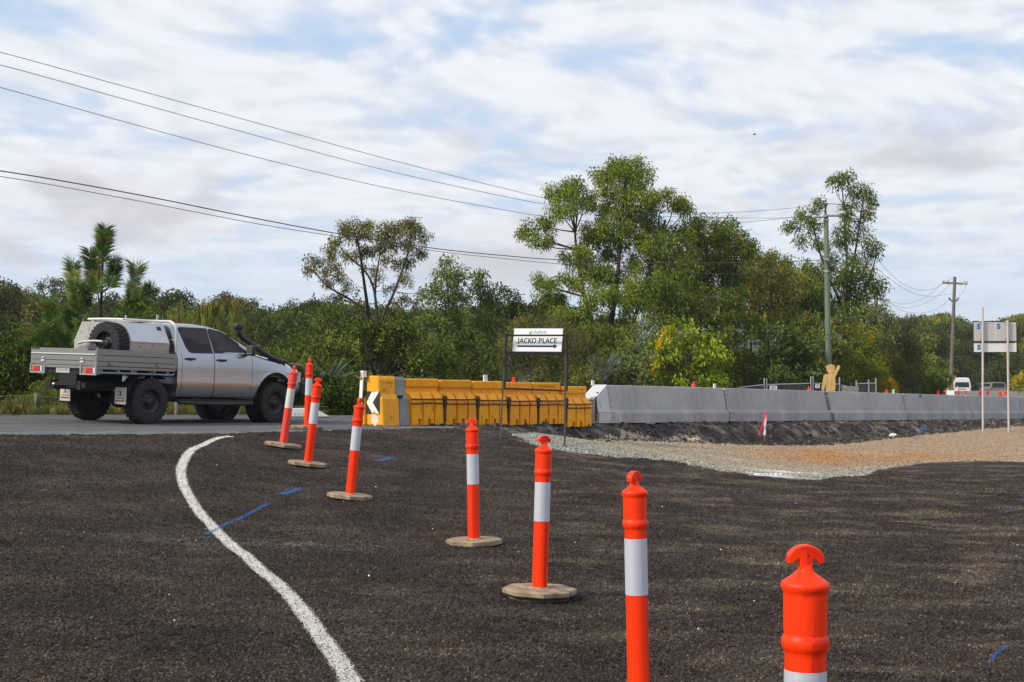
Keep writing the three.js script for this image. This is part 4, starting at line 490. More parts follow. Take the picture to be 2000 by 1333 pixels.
  { const t = tube([V(3.62, 1.24, .80), V(3.35, 1.27, .86), V(3.05, 1.345, .90), V(2.85, 1.43, .89), V(2.6, 1.58, .83), V(2.42, 1.69, .79), V(2.34, 1.76, .80), V(2.33, 1.84, .80)], .05, 40, 12); const sn = mesh('snorkel', [t, new THREE.SphereGeometry(.085, 14, 10).scale(1.5, .8, 1).translate(3.4, 1.25, .83), new RoundedBoxGeometry(.55, .06, .09, 2, .025).rotateZ(-.17).translate(3.42, 1.27, .83)], plastic, ute); mesh('snorkel_head', new RoundedBoxGeometry(.2, .13, .15, 3, .05).translate(2.31, 1.885, .80), plastic, sn); }
  mesh('headlight', both((s) => new RoundedBoxGeometry(.28, .14, .2, 2, .05).translate(3.92, 1.02, s * .68)), std(.75, .78, .8, .1), ute);
  mesh('bull_bar', [new RoundedBoxGeometry(.22, .3, 1.75, 2, .05).translate(4.2, .70, 0), ...both((s) => tube([V(4.25, .8, s * .8), V(4.28, 1.12, s * .76), V(4.25, 1.18, s * .62), V(4.24, 1.2, 0)], .035, 20, 8)), tube([V(4.28, .8, .4), V(4.28, 1.12, .36), V(4.24, 1.2, .3)], .03, 10, 8), tube([V(4.28, .8, -.4), V(4.28, 1.12, -.36), V(4.24, 1.2, -.3)], .03, 10, 8), bx(.3, .06, 1.5, 4.05, .6, 0)], plastic, ute);
  // wheels
  const half = [[.0, .10], [.2, .10], [.225, .128], [.25, .14], [.33, .146], [.375, .138], [.396, .122], [.403, .10], [.4, .05]], lat = (pts, n = 44) => new THREE.LatheGeometry(pts.map(([r, y]) => new THREE.Vector2(r, y)), n).rotateX(Math.PI / 2);
  const tyreGeo = merge([lat([...half.slice(2).map(([r, z]) => [r, z]), ...half.slice(2).reverse().map(([r, z]) => [r, -z])].reverse()), ...Array.from({ length: 30 }, (_, i) => { const a = i / 30 * 6.2832; return [0, 1].flatMap((k) => [bx(.05, .018, .075, 0, .408, k ? .05 : -.05, .004).rotateZ(a + k * .1), bx(.05, .03, .045, 0, .394, k ? .118 : -.118, .004).rotateZ(a + k * .1)]); }).flat()]);
  const rimGeo = merge([lat([[.225, .10], [.215, .115], [.2, .08], [.17, .055], [.1, .07], [.075, .075], [.07, .11], [.045, .12], [0.001, .12]].reverse()), lat([[0.001, -.1], [.225, -.1]])]), holeGeo = merge(Array.from({ length: 8 }, (_, i) => cyl(.022, .022, .012, 10).rotateX(Math.PI / 2).translate(Math.cos(i * .785) * .145, Math.sin(i * .785) * .145, .066))), nutGeo = merge(Array.from({ length: 6 }, (_, i) => cyl(.011, .011, .03, 6).rotateX(Math.PI / 2).translate(Math.cos(i * 1.047) * .085, Math.sin(i * 1.047) * .085, .085)));
  const rimMat = std(.03, .03, .034, .4, { metalness: .5 });
  const wheel = (x, y, z, s, nm = 'wheel') => { const w = new THREE.Group(); w.name = nm; w.position.set(x, y, z); if (s < 0) w.rotation.y = Math.PI; ute.add(w); mesh('tyre', tyreGeo, tyreMat, w); mesh('rim', [rimGeo, nutGeo], rimMat, w); mesh('rim_hole', holeGeo, under, w); return w; };
  for (const s of [1, -1]) { wheel(FX, WR, s * .80, s); wheel(RX, WR, s * .80, s); }
  const sp = wheel(-.44, 1.425, .42, 1, 'spare_wheel'); sp.scale.setScalar(.93); sp.rotation.set(0, -Math.PI / 2 + .12, 0); sp.children.forEach((c) => c.name !== 'tyre' && (c.position.z = -.03));
  // chassis below
  mesh('chassis', [bx(5.1, .16, .1, 1.5, .66, .42), bx(5.1, .16, .1, 1.5, .66, -.42), cyl(.06, .06, 1.5, 10).rotateX(Math.PI / 2).translate(RX, .41, 0), new THREE.SphereGeometry(.16, 12, 8).translate(RX, .42, .05), cyl(.05, .05, 1.5, 10).rotateX(Math.PI / 2).translate(FX, .41, 0), bx(1.2, .3, .5, 1.5, .62, .3), bx(.9, .35, 1.2, 3.2, .75, 0), bx(1.0, .26, .5, -.55, .78, .1), cyl(.04, .04, 1.5, 8).rotateZ(Math.PI / 2 - .1).translate(-.1, .55, -.2), bx(1.7, .14, 1.5, -.1, .93, 0), bx(.08, .5, .08, .3, .7, .62), bx(.08, .5, .08, .3, .7, -.62)], under, ute);
  mesh('shock_absorber', bar(V(-.02, .44, -.3), V(-.12, .86, -.42), .03, .03, 8), std(.35, .27, .12, .6), ute);
  { const hb = mesh('tow_bar', [bx(.1, .1, 1.15, -.98, .66, 0), bx(.35, .07, .07, -1.1, .62, 0), bx(.14, .02, .1, -1.24, .6, 0)], under, ute); mesh('tow_ball', [new THREE.SphereGeometry(.03, 10, 8).translate(-1.25, .67, 0), cyl(.014, .014, .06, 8, -1.25, .63, 0)], std(.6, .6, .6, .25, { metalness: .8 }), hb); }
  for (const s of [1, -1]) { const m = mesh('mud_flap', bx(.012, .3, .30, -.42, .50, s * .78, .004), std(.55, .50, .44, .85), ute); mesh('flap_mark', [bx(.004, .012, .1, -.428, .575, s * .78, 0), bx(.004, .05, .03, -.428, .54, s * .78, 0), bx(.004, .012, .1, -.428, .51, s * .78, 0), bx(.004, .012, .2, -.428, .455, s * .78, 0), bx(.004, .02, .24, -.428, .41, s * .78, 0)], plastic, m);
    mesh('wheel_guard', [new THREE.CylinderGeometry(.50, .50, .3, 24, 1, true, Math.PI / 2 - 1.0, Math.PI * .78).rotateX(Math.PI / 2).rotateZ(Math.PI / 2 + .3).translate(RX, .43, s * .79)], plastic, ute).material.side = THREE.DoubleSide; }
  // tray
  const X0 = -1.08, X1 = .69, TW = .925, D = 1.005; const tray = mesh('tray_deck', [bx(X1 - X0, .05, TW * 2 - .02, (X0 + X1) / 2, D - .02, 0), ...[0, 1, 2, 3, 4].map((i) => bx(.06, .07, TW * 2 - .1, X0 + .15 + i * .37, D - .075, 0))], alu, ute);
  const boards = [[.012, .075], [.095, .10], [.203, .10]];                     // the boards of a gate: foot, height
  for (const s of [1, -1]) { const gt = mesh('side_gate', bx(X1 - X0 - .06, .29, .018, (X0 + X1) / 2, D + .155, s * (TW - .018), .003), plastic, ute); for (const [y, h] of boards) mesh('board', bx(X1 - X0 - .05, h, .03, (X0 + X1) / 2, D + y + h / 2, s * (TW - .012), .006), alu, gt); mesh('latch', [.3, 1.35].map((d) => bx(.09, .05, .03, X0 + d, D + .06, s * (TW + .014), .01)), alu, gt); mesh('top_catch', bx(.16, .03, .05, X1 - .1, D + .295, s * (TW - .02), .008), plastic, gt); }
  { const gt = mesh('tail_gate', bx(.018, .29, TW * 2 - .06, X0 + .016, D + .155, 0, .003), plastic, ute); for (const [y, h] of boards) mesh('board', bx(.03, h, TW * 2 - .03, X0 + .008, D + y + h / 2, 0, .006), alu, gt); mesh('rail', bx(.028, .022, TW * 2 - .05, X0 - .014, D + .205, 0, .006), std(.72, .71, .69, .35, { metalness: .5 }), gt); mesh('latch', both((s) => [bx(.03, .035, .1, X0 - .018, D + .075, s * .55, .008), bx(.03, .02, .07, X0 - .018, D + .13, s * .55, .006)]).flat(), std(.8, .8, .8, .3, { metalness: .5 }), gt); mesh('corner_catch', both((s) => bx(.06, .03, .2, X0 + .01, D + .297, s * (TW - .14), .008)), plastic, gt); }
  mesh('corner_post', both((s) => [bx(.05, .3, .05, X0 + .02, D + .15, s * (TW - .02), .01), bx(.05, .3, .05, X1 - .02, D + .15, s * (TW - .02), .01)]).flat(), alu, ute);
  mesh('side_rail', both((s) => [tube([V(X1 - .02, .93, s * .9), V(X1 - .05, .905, s * .92), V(.2, .90, s * .93), V(-.5, .90, s * .93), V(X0 + .2, .90, s * .93), V(X0 + .05, .89, s * .86), V(X0 + .02, .89, s * .5)], .018, 50, 8), ...[-.3, .2].map((x) => bx(.03, .08, .03, x, .94, s * .91, 0))]).flat(), std(.22, .24, .26, .4, { metalness: .4 }), ute);
  for (const s of [1, -1]) { const h = mesh('light_box', [bx(.08, .13, .40, X0 + .05, .925, s * .71, .006)], std(.16, .18, .19, .6), ute); mesh('tail_light', bx(.02, .09, .16, X0 + .005, .93, s * .74, .004), std(.50, .012, .016, .25), h); mesh('indicator_lens', bx(.02, .09, .06, X0 + .005, .93, s * .74 - .12, .004), std(.62, .12, .015, .25), h); mesh('reverse_lens', bx(.02, .09, .05, X0 + .005, .93, s * .74 + .12, .004), std(.6, .6, .6, .3), h); mesh('light_guard', [bx(.03, .018, .4, X0 - .005, .862, s * .71, .004), bx(.03, .17, .018, X0 - .005, .935, s * .71 + .2, .004), bx(.03, .17, .018, X0 - .005, .935, s * .71 - .2, .004)], std(.55, .57, .58, .35, { metalness: .5 }), h); }
  mesh('rear_panel', bx(.05, .14, .95, X0 + .06, .925, 0, .004), under, ute); { const m = board(128, 40, (x) => { x.fillStyle = '#b9bab5'; x.fillRect(0, 0, 128, 40); x.fillStyle = '#7b7e80'; for (let i = 0; i < 6; i++) x.fillRect(14 + i * 17 + (i > 2 ? 6 : 0), 12, 11, 18); }); mesh('number_plate', new THREE.BoxGeometry(.012, .10, .37).translate(X0 + .02, .925, -.02), [white, std(1, 1, 1, .5, { map: m }), white, white, white, white], ute); }
  // headboard hoop, tool box, load
  mesh('headboard', [tube([V(X1 + .02, 1.0, .88), V(X1 + .02, 1.6, .87), V(X1 + .02, 1.79, .84), V(X1 + .01, 1.875, .74), V(X1, 1.89, .5), V(X1, 1.89, -.5), V(X1 + .01, 1.875, -.74), V(X1 + .02, 1.79, -.84), V(X1 + .02, 1.6, -.87), V(X1 + .02, 1.0, -.88)], .026, 80, 10), bar(V(X1 + .02, 1.3, -.87), V(X1 + .02, 1.3, .87), .03), bar(V(X1 + .02, 1.55, -.87), V(X1 + .02, 1.55, .87), .03)], std(.55, .55, .54, .35, { metalness: .5 }), ute);
  { const prof = [[.78, D + .01], [.80, 1.48], [.60, 1.825], [-.60, 1.825], [-.80, 1.48], [-.78, D + .01]]; const box = mesh('tool_box', sweep(prof.map(([z, y]) => [z, y]), .9, .006).translate(-.27, 0, 0), checker, ute);
    for (const s of [1, -1]) { const lidG = new THREE.BoxGeometry(.86, .37, .012).translate(0, .185, 0); const ang = Math.atan2(.20, .345); mesh('lid', [lidG.rotateX(-s * ang).translate(.18, 1.485, s * .802), bx(.88, .02, .03, .18, 1.48, s * .8, .004)], std(.58, .58, .61, .42, { metalness: .3 }), box); mesh('lower_panel', bx(.87, .42, .012, .18, 1.26, s * .80, .003), std(.42, .375, .335, .5, { metalness: .35, map: T.grime }), box); const lt = mesh('lid_latch', bx(.09, .075, .02, 0, 0, 0, .006).rotateX(-s * ang).translate(.47, 1.745, s * .663), plastic, box); }
    mesh('roof_rail', [...both((s) => tube([V(-.2, 1.875, s * .5), V(.2, 1.88, s * .5), V(.66, 1.875, s * .5)], .02, 10, 8)), tube([V(-.2, 1.875, -.5), V(-.22, 1.88, 0), V(-.2, 1.875, .5)], .02, 10, 8), ...both((s) => [bar(V(-.1, 1.82, s * .5), V(-.1, 1.88, s * .5), .025), bar(V(.5, 1.82, s * .5), V(.5, 1.88, s * .5), .025)]).flat()], std(.80, .78, .76, .4, { metalness: .3 }), box); }
  { const rod = mesh('aerial', [bar(V(.69, 1.89, -.55), V(.69, 2.0, -.55), .03), bar(V(.69, 1.89, .35), V(.69, 2.01, .35), .03)], std(.35, .36, .36, .5), ute); }
  { const g = mergeVertices(new THREE.IcosahedronGeometry(1, 4)), p = g.attributes.position; for (let i = 0; i < p.count; i++) { const x = p.getX(i), y = p.getY(i), z = p.getZ(i), k = 1 + .5 * fbm3(x * 2.3, y * 2.3, z * 2.3, 4) + .06 * Math.sin(y * 9 + 2 * n3(x, y, z)); p.setXYZ(i, x * .17 * k, y * .2 * k, z * .25 * k); } g.computeVertexNormals(); const b = mesh('load_bag', g, std(.16, .16, .19, .85)); tag(b, 'lumpy dark grey bag on the tray behind the spare tyre of the ute', 'bag'); ute.updateMatrixWorld(); b.position.copy(ute.localToWorld(V(-.8, 1.2, .30))); b.rotation.y = deg(55);
    const r = mesh('rag', tube([V(0, 0, -.26), V(-.03, .04, -.05), V(0, .05, .2), V(.04, .03, .36)].map((v) => v), .035, 20, 7).scale(1, .6, 1), std(.55, .53, .52, .9)); tag(r, 'crumpled pale cloth lying over the grey bag on the ute tray', 'cloth'); r.position.copy(ute.localToWorld(V(-.74, 1.42, .22))); r.rotation.y = deg(55); }
}
// ---------------------------------------------------------------- vehicles far off
function farWheels(t, L, w, xs, r) { const g = merge([new THREE.CylinderGeometry(r, r, .22, 20).rotateX(Math.PI / 2)]), h = new THREE.CylinderGeometry(r * .6, r * .6, .23, 14).rotateX(Math.PI / 2); for (const x of xs) for (const s of [1, -1]) { const m = mesh('wheel', g, std(.02, .02, .02, .9), t); m.position.set(x, r, s * (w / 2 - .12)); mesh('rim', h, std(.4, .4, .42, .4, { metalness: .5 }), m); } }
{ const at = P(1880, 782, 138), p = V(at.x, ground(at.x, 138), at.z), v = thing('van', 'white high roofed van seen from behind on the distant road', 'van', p, deg(62)); const pv = new THREE.MeshPhysicalMaterial({ color: new THREE.Color().setRGB(.74, .75, .76), roughness: .35, clearcoat: .5 }), gl = std(.02, .025, .03, .08), dk = std(.03, .03, .03, .6);
  const yb = EYE + landY(at.x, 138); const prof = [[-.88, .35], [-.94, .5], [-.945, 1.1], [-.9, 1.45], [-.8, 2.1], [-.70, 2.24], [-.4, 2.29], [.4, 2.29], [.70, 2.24], [.8, 2.1], [.9, 1.45], [.945, 1.1], [.94, .5], [.88, .35]]; mesh('body', sweep(prof, 4.2, .06), pv, v); mesh('bonnet', prism([[4.15, .35], [4.9, .4], [4.92, .95], [4.75, 1.15], [4.15, 2.1]], 1.76, .05).translate(0, 0, -.88), pv, v);
  mesh('rear_window', prism([[-.74, 1.27], [-.68, 1.82], [.68, 1.82], [.74, 1.27]].map(([z, y]) => [-z, y]), .02, .004).rotateY(Math.PI / 2).translate(-.012, 0, 0), gl, v); mesh('tail_gate', [bx(.02, .62, 1.5, -.008, .84, 0), bx(.03, .02, 1.5, -.012, 1.17, 0, 0)], pv, v); for (const s of [1, -1]) { mesh('tail_light', bx(.03, .32, .11, -.014, 1.05, s * .86), std(.55, .02, .02, .3), v); mesh('side_window', bx(3.2, .5, .02, 2.1, 1.6, s * .88).rotateX(0), gl, v); mesh('mirror', bx(.1, .25, .18, 4.3, 1.5, s * 1.05, .03), dk, v); } mesh('bumper', bx(.16, .22, 1.84, -.03, .46, 0, .03), pv, v); mesh('number_plate', bx(.02, .12, .38, -.025, 1.0, 0), std(.7, .7, .6, .5), v); mesh('plate_garnish', bx(.02, .08, .8, -.022, 1.1, 0), dk, v); mesh('sticker', bx(.012, .08, .16, -.03, 1.34, -.5, 0), white, v); farWheels(v, 4.7, 1.8, [.95, 3.9], .33); v.rotation.y = deg(83); }
{ const at = P(1951, 782, 142), p = V(at.x, ground(at.x, 142), at.z), v = thing('pickup', 'dark silver pickup with a canopy seen from behind on the distant road', 'pickup', p, deg(82)); const pv = new THREE.MeshPhysicalMaterial({ color: new THREE.Color().setRGB(.20, .20, .205), roughness: .4, metalness: .3, clearcoat: .4 }), gl = std(.015, .016, .02, .08), dk = std(.02, .02, .02, .6);
  mesh('body', sweep([[-.86, .5], [-.9, .75], [-.9, 1.05], [-.87, 1.12], [.87, 1.12], [.9, 1.05], [.9, .75], [.86, .5]], 5.1, .05), pv, v); mesh('canopy', sweep([[-.86, 1.12], [-.70, 1.68], [-.55, 1.76], [.55, 1.76], [.70, 1.68], [.86, 1.12]], 3.6, .04), pv, v); mesh('rear_window', prism([[.68, 1.2], [.57, 1.66], [-.57, 1.66], [-.68, 1.2]], .02, .004).rotateY(Math.PI / 2).translate(-.012, 0, 0), gl, v); mesh('tail_gate', [bx(.02, .46, 1.4, -.008, .86, 0), bx(.03, .05, .2, -.02, .98, 0)], pv, v); for (const s of [1, -1]) { mesh('tail_light', bx(.03, .4, .13, -.012, .9, s * .81), std(.4, .02, .02, .3), v); mesh('side_window', bx(3.0, .36, .02, 1.9, 1.42, s * .79).rotateX(0), gl, v); } mesh('bumper', [bx(.2, .16, 1.75, -.06, .5, 0, .03)], std(.5, .5, .5, .3, { metalness: .6 }), v); mesh('number_plate', bx(.02, .12, .38, -.17, .52, 0), white, v); farWheels(v, 5.1, 1.75, [1.0, 4.1], .38); }
{ const at = P(1932, 778, 152), p = V(at.x, ground(at.x, 152), at.z), v = thing('car', 'dark blue car just ahead of the dark silver pickup', 'car', p, deg(80)); const pv = new THREE.MeshPhysicalMaterial({ color: new THREE.Color().setRGB(.03, .04, .06), roughness: .3, clearcoat: .6 }), gl = std(.05, .06, .07, .06); mesh('body', sweep([[-.84, .3], [-.9, .6], [-.88, .95], [.88, .95], [.9, .6], [.84, .3]], 4.5, .06), pv, v); mesh('cabin', prism([[.1, .95], [.5, 1.5], [1.0, 1.62], [2.6, 1.6], [3.4, .95]], 1.5, .06).translate(0, 0, -.75), pv, v); mesh('rear_window', bx(.02, .5, 1.2, .28, 1.25, 0).rotateZ(0), gl, v); for (const s of [1, -1]) { mesh('tail_light', bx(.03, .14, .25, -.01, .8, s * .7), std(.5, .02, .02, .3), v); mesh('side_window', bx(2.1, .4, .02, 1.75, 1.26, s * .755), gl, v); } farWheels(v, 4.5, 1.7, [.8, 3.5], .33); }
// ---------------------------------------------------------------- vegetation
const leafGeo = (n, seed, make) => { const r = rng(seed), pos = [], nor = []; const put = (a, b) => { for (const v of b) pos.push(v.x, v.y, v.z); };
  for (let i = 0; i < n; i++) { const { p, d, len, w, fold = .25 } = make(r, i), side = V(0, 0, 0).crossVectors(d, V(r() - .5, r() - .5, r() - .5)).normalize(), up = V(0, 0, 0).crossVectors(side, d), m = p.clone().addScaledVector(d, len * .45), tip = p.clone().addScaledVector(d, len).addScaledVector(V(0, -1, 0), len * .12), l = m.clone().addScaledVector(side, w / 2).addScaledVector(up, w * fold), q = m.clone().addScaledVector(side, -w / 2).addScaledVector(up, w * fold); put(0, [p, l, tip, p, tip, q]); }
  const g = new THREE.BufferGeometry(); g.setAttribute('position', new THREE.Float32BufferAttribute(pos, 3)); g.computeVertexNormals(); return g; };
const dirIn = (r) => { const z = r() * 2 - 1, a = r() * 6.2832, s = Math.sqrt(1 - z * z); return V(s * Math.cos(a), z, s * Math.sin(a)); };
const SPRAY = {
  gum: leafGeo(30, 1, (r) => ({ p: dirIn(r).multiplyScalar(.30 * Math.cbrt(r())), d: dirIn(r).multiplyScalar(.75).add(V(0, -.75, 0)).normalize(), len: .10 + .13 * r() * r(), w: .042 + .034 * r() })),
  broad: leafGeo(28, 2, (r) => ({ p: dirIn(r).multiplyScalar(.26 * Math.cbrt(r())), d: dirIn(r).add(V(0, .1, 0)).normalize(), len: .085 + .07 * r(), w: .05 + .035 * r() })),
  big: leafGeo(20, 3, (r) => ({ p: dirIn(r).multiplyScalar(.24 * Math.cbrt(r())), d: dirIn(r).add(V(0, -.2, 0)).normalize(), len: .12 + .12 * r(), w: .05 + .04 * r() })),
  fine: leafGeo(44, 4, (r) => ({ p: dirIn(r).multiplyScalar(.28 * Math.cbrt(r())), d: dirIn(r).add(V(0, .3, 0)).normalize(), len: .1 + .12 * r(), w: .016 + .012 * r() })),
  weep: leafGeo(20, 5, (r) => ({ p: V((r() - .5) * .3, (r() - .5) * .5, (r() - .5) * .3), d: dirIn(r).multiplyScalar(.35).add(V(0, -1, 0)).normalize(), len: .24 + .2 * r(), w: .022 + .012 * r() })),
  needle: leafGeo(50, 6, (r) => { const a = r() * 6.2832, y = (r() - .5) * .12; return { p: V(0, y, 0), d: V(Math.cos(a), .55 + .5 * r(), Math.sin(a)).normalize(), len: .20 + .09 * r(), w: .008, fold: 0 }; }),
  grass: leafGeo(16, 7, (r) => ({ p: V((r() - .5) * .22, 0, (r() - .5) * .22), d: V((r() - .5) * .8, 1, (r() - .5) * .8).normalize(), len: .2 + .3 * r(), w: .016 + .012 * r() })),
  flower: leafGeo(26, 8, (r) => ({ p: V((r() - .5) * .12, (r() - .5) * .3, (r() - .5) * .12), d: dirIn(r).add(V(0, .5, 0)).normalize(), len: .07 + .03 * r(), w: .05 })),
};
const leafMat = new THREE.MeshPhysicalMaterial({ roughness: .6, specularIntensity: .12, side: THREE.DoubleSide });
const needleMat = leafMat;
const bark = { grey: std(.16, .135, .11, .95, { map: T.soil }), dark: std(.085, .065, .05, .95, { map: T.soil }), pale: std(.30, .26, .21, .9, { map: T.soil }) };
const GREEN = { gum: [.130, .190, .028], gumDark: [.078, .118, .022], olive: [.145, .165, .026], bright: [.17, .25, .03], dark: [.055, .09, .017], mid: [.088, .135, .024], grey: [.12, .15, .07], hazy: [.13, .14, .045], far: [.05, .068, .02], yellowgreen: [.20, .22, .025], dry: [.2, .14, .06], yellow: [.56, .47, .015], brown: [.17, .1, .04] };
function foliage(name, parent, items, geo, mat) { // items: [x, y, z, size, colour]
  const m = new THREE.InstancedMesh(geo, mat, items.length), d = new THREE.Object3D(), c = new THREE.Color(), r = rng(items.length + 3);
  items.forEach(([x, y, z, s, col, q], i) => { d.position.set(x, y, z); if (q) d.quaternion.copy(q); else d.rotation.set((r() - .5) * .7, r() * 6.2832, (r() - .5) * .7); d.scale.setScalar(s * (.8 + .45 * hash2(i, 5))); d.updateMatrix(); m.setMatrixAt(i, d.matrix); const k = 1.1 * (.62 + .76 * r()), h = (r() - .5) * .34; m.setColorAt(i, c.setRGB(col[0] * k * (1 + h) * 1.13, col[1] * k * 1.04, col[2] * k * (1 - h * .4) * .85)); });
  m.name = parent ? name : numbered(name); m.castShadow = m.receiveShadow = true; (parent ?? scene).add(m); return m;
}
const jit = (p, s, r) => p.clone().add(V((r() - .5) * s, (r() - .5) * s, (r() - .5) * s));
// a plant from clumps given as [px, py, rx, ry] on the sight lines at its distance; real positions, spread in depth
function plant(name, category, label, Z, o) {
  if (o.clumps[0][0] > 640) Z = Math.max(Z, 27.6 / (.64 - .7684 * ((o.base ?? o.clumps[0])[0] - 1000) / F));   // rooted beyond the road
  const r = rng(Math.round(Z * 131 + o.clumps.length * 17 + o.clumps[0][0])), px2m = Z / F, sc = (o.leaf ?? 1), base = o.base ? P(o.base[0], o.base[1], Z) : (() => { const b = onGround(o.clumps[0][0], Z); return b; })();
  const gy = ground(base.x, Z); base.y = Math.min(base.y, Math.max(gy, base.y - 30)); if (!o.base) base.y = gy;
  const t = thing(name, label, category, base, 0, o.group), items = [], blooms = [], limbs = [], twig = [];
  const spread = o.spread ?? 1, trunkPts = (o.trunks ?? [[[o.clumps.reduce((a, c) => a + c[0], 0) / o.clumps.length, Math.min(...o.clumps.map((c) => c[1]))]]]).map((tp) => { const end = tp.map(([x, y], i) => P(x, y, Z + (r() - .5) * 1.2 * spread).sub(base)); return new THREE.CatmullRomCurve3([V(0, -.3, 0), ...end]); });
  trunkPts.forEach((c, i) => limbs.push(taperTube(c, (o.r ?? .16) * (i ? .6 : .8), (o.r ?? .16) * .14, 14, 8)));
  const samples = trunkPts.flatMap((c) => Array.from({ length: 13 }, (_, i) => [c, i / 12, c.getPoint(i / 12)])).filter((s) => s[1] > (o.fork ?? .3) && s[1] < .97);
  for (const [cx, cy, rx, ry, type] of o.clumps) {
    const C = P(cx, cy, Z + (r() - .5) * 2 * Math.min(rx * px2m * 1.5, 2.6) * spread), c = C.clone().sub(base), A = rx * px2m, B = ry * px2m, isBloom = type === 'bloom';
    if (!isBloom && samples.length) { let best = null, bd = 1e9; for (const s of samples) { const d = s[2].distanceTo(c) + Math.max(0, s[2].y - c.y + B * .6) * 2.2; if (d < bd) { bd = d; best = s; } } const st = best[2], mid = st.clone().lerp(c, .5).add(V((r() - .5) * .4, bd * (o.sweep ?? -.07), (r() - .5) * .4)); const rad = Math.max(.018, (o.r ?? .16) * .22 * Math.min(1, bd / 5 + .3)); limbs.push(taperTube(new THREE.CatmullRomCurve3([st, mid, c]), rad, rad * .35, 7, 5)); }
    const nsub = Math.max(4, Math.round((o.subs ?? 8) * Math.sqrt(rx * ry) / 32 + 2)), dens = (o.density ?? 1) * (A * B) / (.30 * .30 * sc * sc) * 6.5;
    for (let k = 0; k < nsub; k++) {
      const dv = dirIn(r), f = .35 + .6 * Math.sqrt(r()), sx = c.x + dv.x * A * f, sy = c.y + dv.y * B * f, sz = c.z + dv.z * A * f * .9, sr = (.30 + .22 * r()) * Math.min(A, B) + .08;
      if (!isBloom && !o.bare) twig.push(taperTube(new THREE.CatmullRomCurve3([c, V((c.x + sx) / 2, (c.y + sy) / 2 - .05, (c.z + sz) / 2), V(sx, sy, sz)]), .022, .007, 3, 3));
      const n = Math.max(2, Math.round(dens / nsub)); for (let i = 0; i < n; i++) { const e = dirIn(r).multiplyScalar(sr * Math.cbrt(.15 + .85 * r())); (isBloom ? blooms : items).push([sx + e.x * 1.15, sy + e.y * (type === 'weep' ? 1.5 : .8), sz + e.z, sc * (.75 + .5 * r()), isBloom ? GREEN.yellow : (o.tint2 && r() < (o.mix ?? .3) ? o.tint2 : o.tint)]); }
    }
  }
  if (limbs.length) mesh('trunk', limbs, o.bark ?? bark.grey, t); if (twig.length) mesh('branch', twig, o.bark ?? bark.grey, t);
  foliage('crown', t, items, SPRAY[o.spray ?? 'gum'], o.mat ?? leafMat); if (blooms.length) foliage('blossom', t, blooms, SPRAY.flower, leafMat);
  return t;
}
// the far belt of wood first, as one mass on each side
function wood(name, label, draw, count, geo, leaf) { const items = [], trunks = []; const r = rng(91 + count); for (let i = 0; i < count; i++) { const { px, Z, top, h, w, tint } = draw(r, i), X = (px - 1000) / F * Z, ytop = P(px, top, Z).y, gy = ground(X, Z); trunks.push(bar(V(X, Math.min(gy, ytop - h) - 1, -Z), V(X, ytop - h * .2, -Z), .09, .16, 5)); const nb = 14; for (let b = 0; b < nb; b++) { const el = Math.asin(clamp(1 - 1.35 * r(), -1, 1)), y = ytop - h * .5 + h * .5 * Math.sin(el), a = r() * 6.2832, q = w * Math.cos(el) * (.8 + .25 * r()), sr = w * .3 + .25; for (let k = 0; k < 38; k++) { const e = dirIn(r).multiplyScalar(sr * Math.cbrt(r())); items.push([X + Math.cos(a) * q + e.x, y + e.y * .75, -Z + Math.sin(a) * q + e.z, leaf * (.7 + .6 * r()), tint]); } } }
  const m = foliage(name, null, items, geo, leafMat); tag(m, label, null, null, 'stuff'); tag(mesh('trunk', trunks, bark.grey, m), null, null, null, 'stuff'); }
const pick = (r, l) => l[Math.floor(r() * l.length)];
const skyline = curve([[-120, 575], [0, 585], [60, 600], [120, 612], [200, 618], [300, 606], [380, 612], [470, 600], [520, 616], [600, 605], [690, 612], [760, 618], [860, 620], [950, 610], [1030, 616], [1100, 622], [1300, 610], [1750, 640]]);
wood('far_wood', 'broad belt of mixed gum trees far behind the road, reading as one wood', (r, i) => { const px = lerp(-140, 1120, r()), Z = lerp(85, 150, r()); return { px, Z, top: skyline(px) + (i % 8 ? rr(4, 66, r) * (i % 3 ? 1 : .4) : rr(-17, 2, r)), h: rr(3.5, 7, r), w: rr(1.8, 4, r), tint: pick(r, [GREEN.far, GREEN.far, GREEN.dark, GREEN.dark, GREEN.gumDark, GREEN.mid, [.085, .085, .03], [.042, .062, .016]]) }; }, 330, SPRAY.gum, 1.35);
const hill = curve([[1700, 650], [1760, 634], [1800, 626], [1850, 622], [1895, 652], [1930, 640], [1975, 628], [2050, 622]]);
wood('hillside_wood', 'wooded hillside rising behind the van and the road sign', (r, i) => { const px = lerp(1690, 2110, r()), Z = lerp(175, 270, r()); return { px, Z, top: hill(px) + rr(0, 120, r) * (i % 3 ? 1 : .12), h: rr(6, 11, r), w: rr(2.4, 4.6, r), tint: pick(r, [GREEN.far, GREEN.gumDark, GREEN.olive, GREEN.mid, GREEN.dark]) }; }, 260, SPRAY.gum, 2.3);
const lowline = curve([[-60, 720], [60, 725], [300, 725], [560, 735], [640, 765], [800, 770], [1000, 760], [1100, 745], [1160, 715], [1500, 700], [1700, 690], [1830, 740]]);
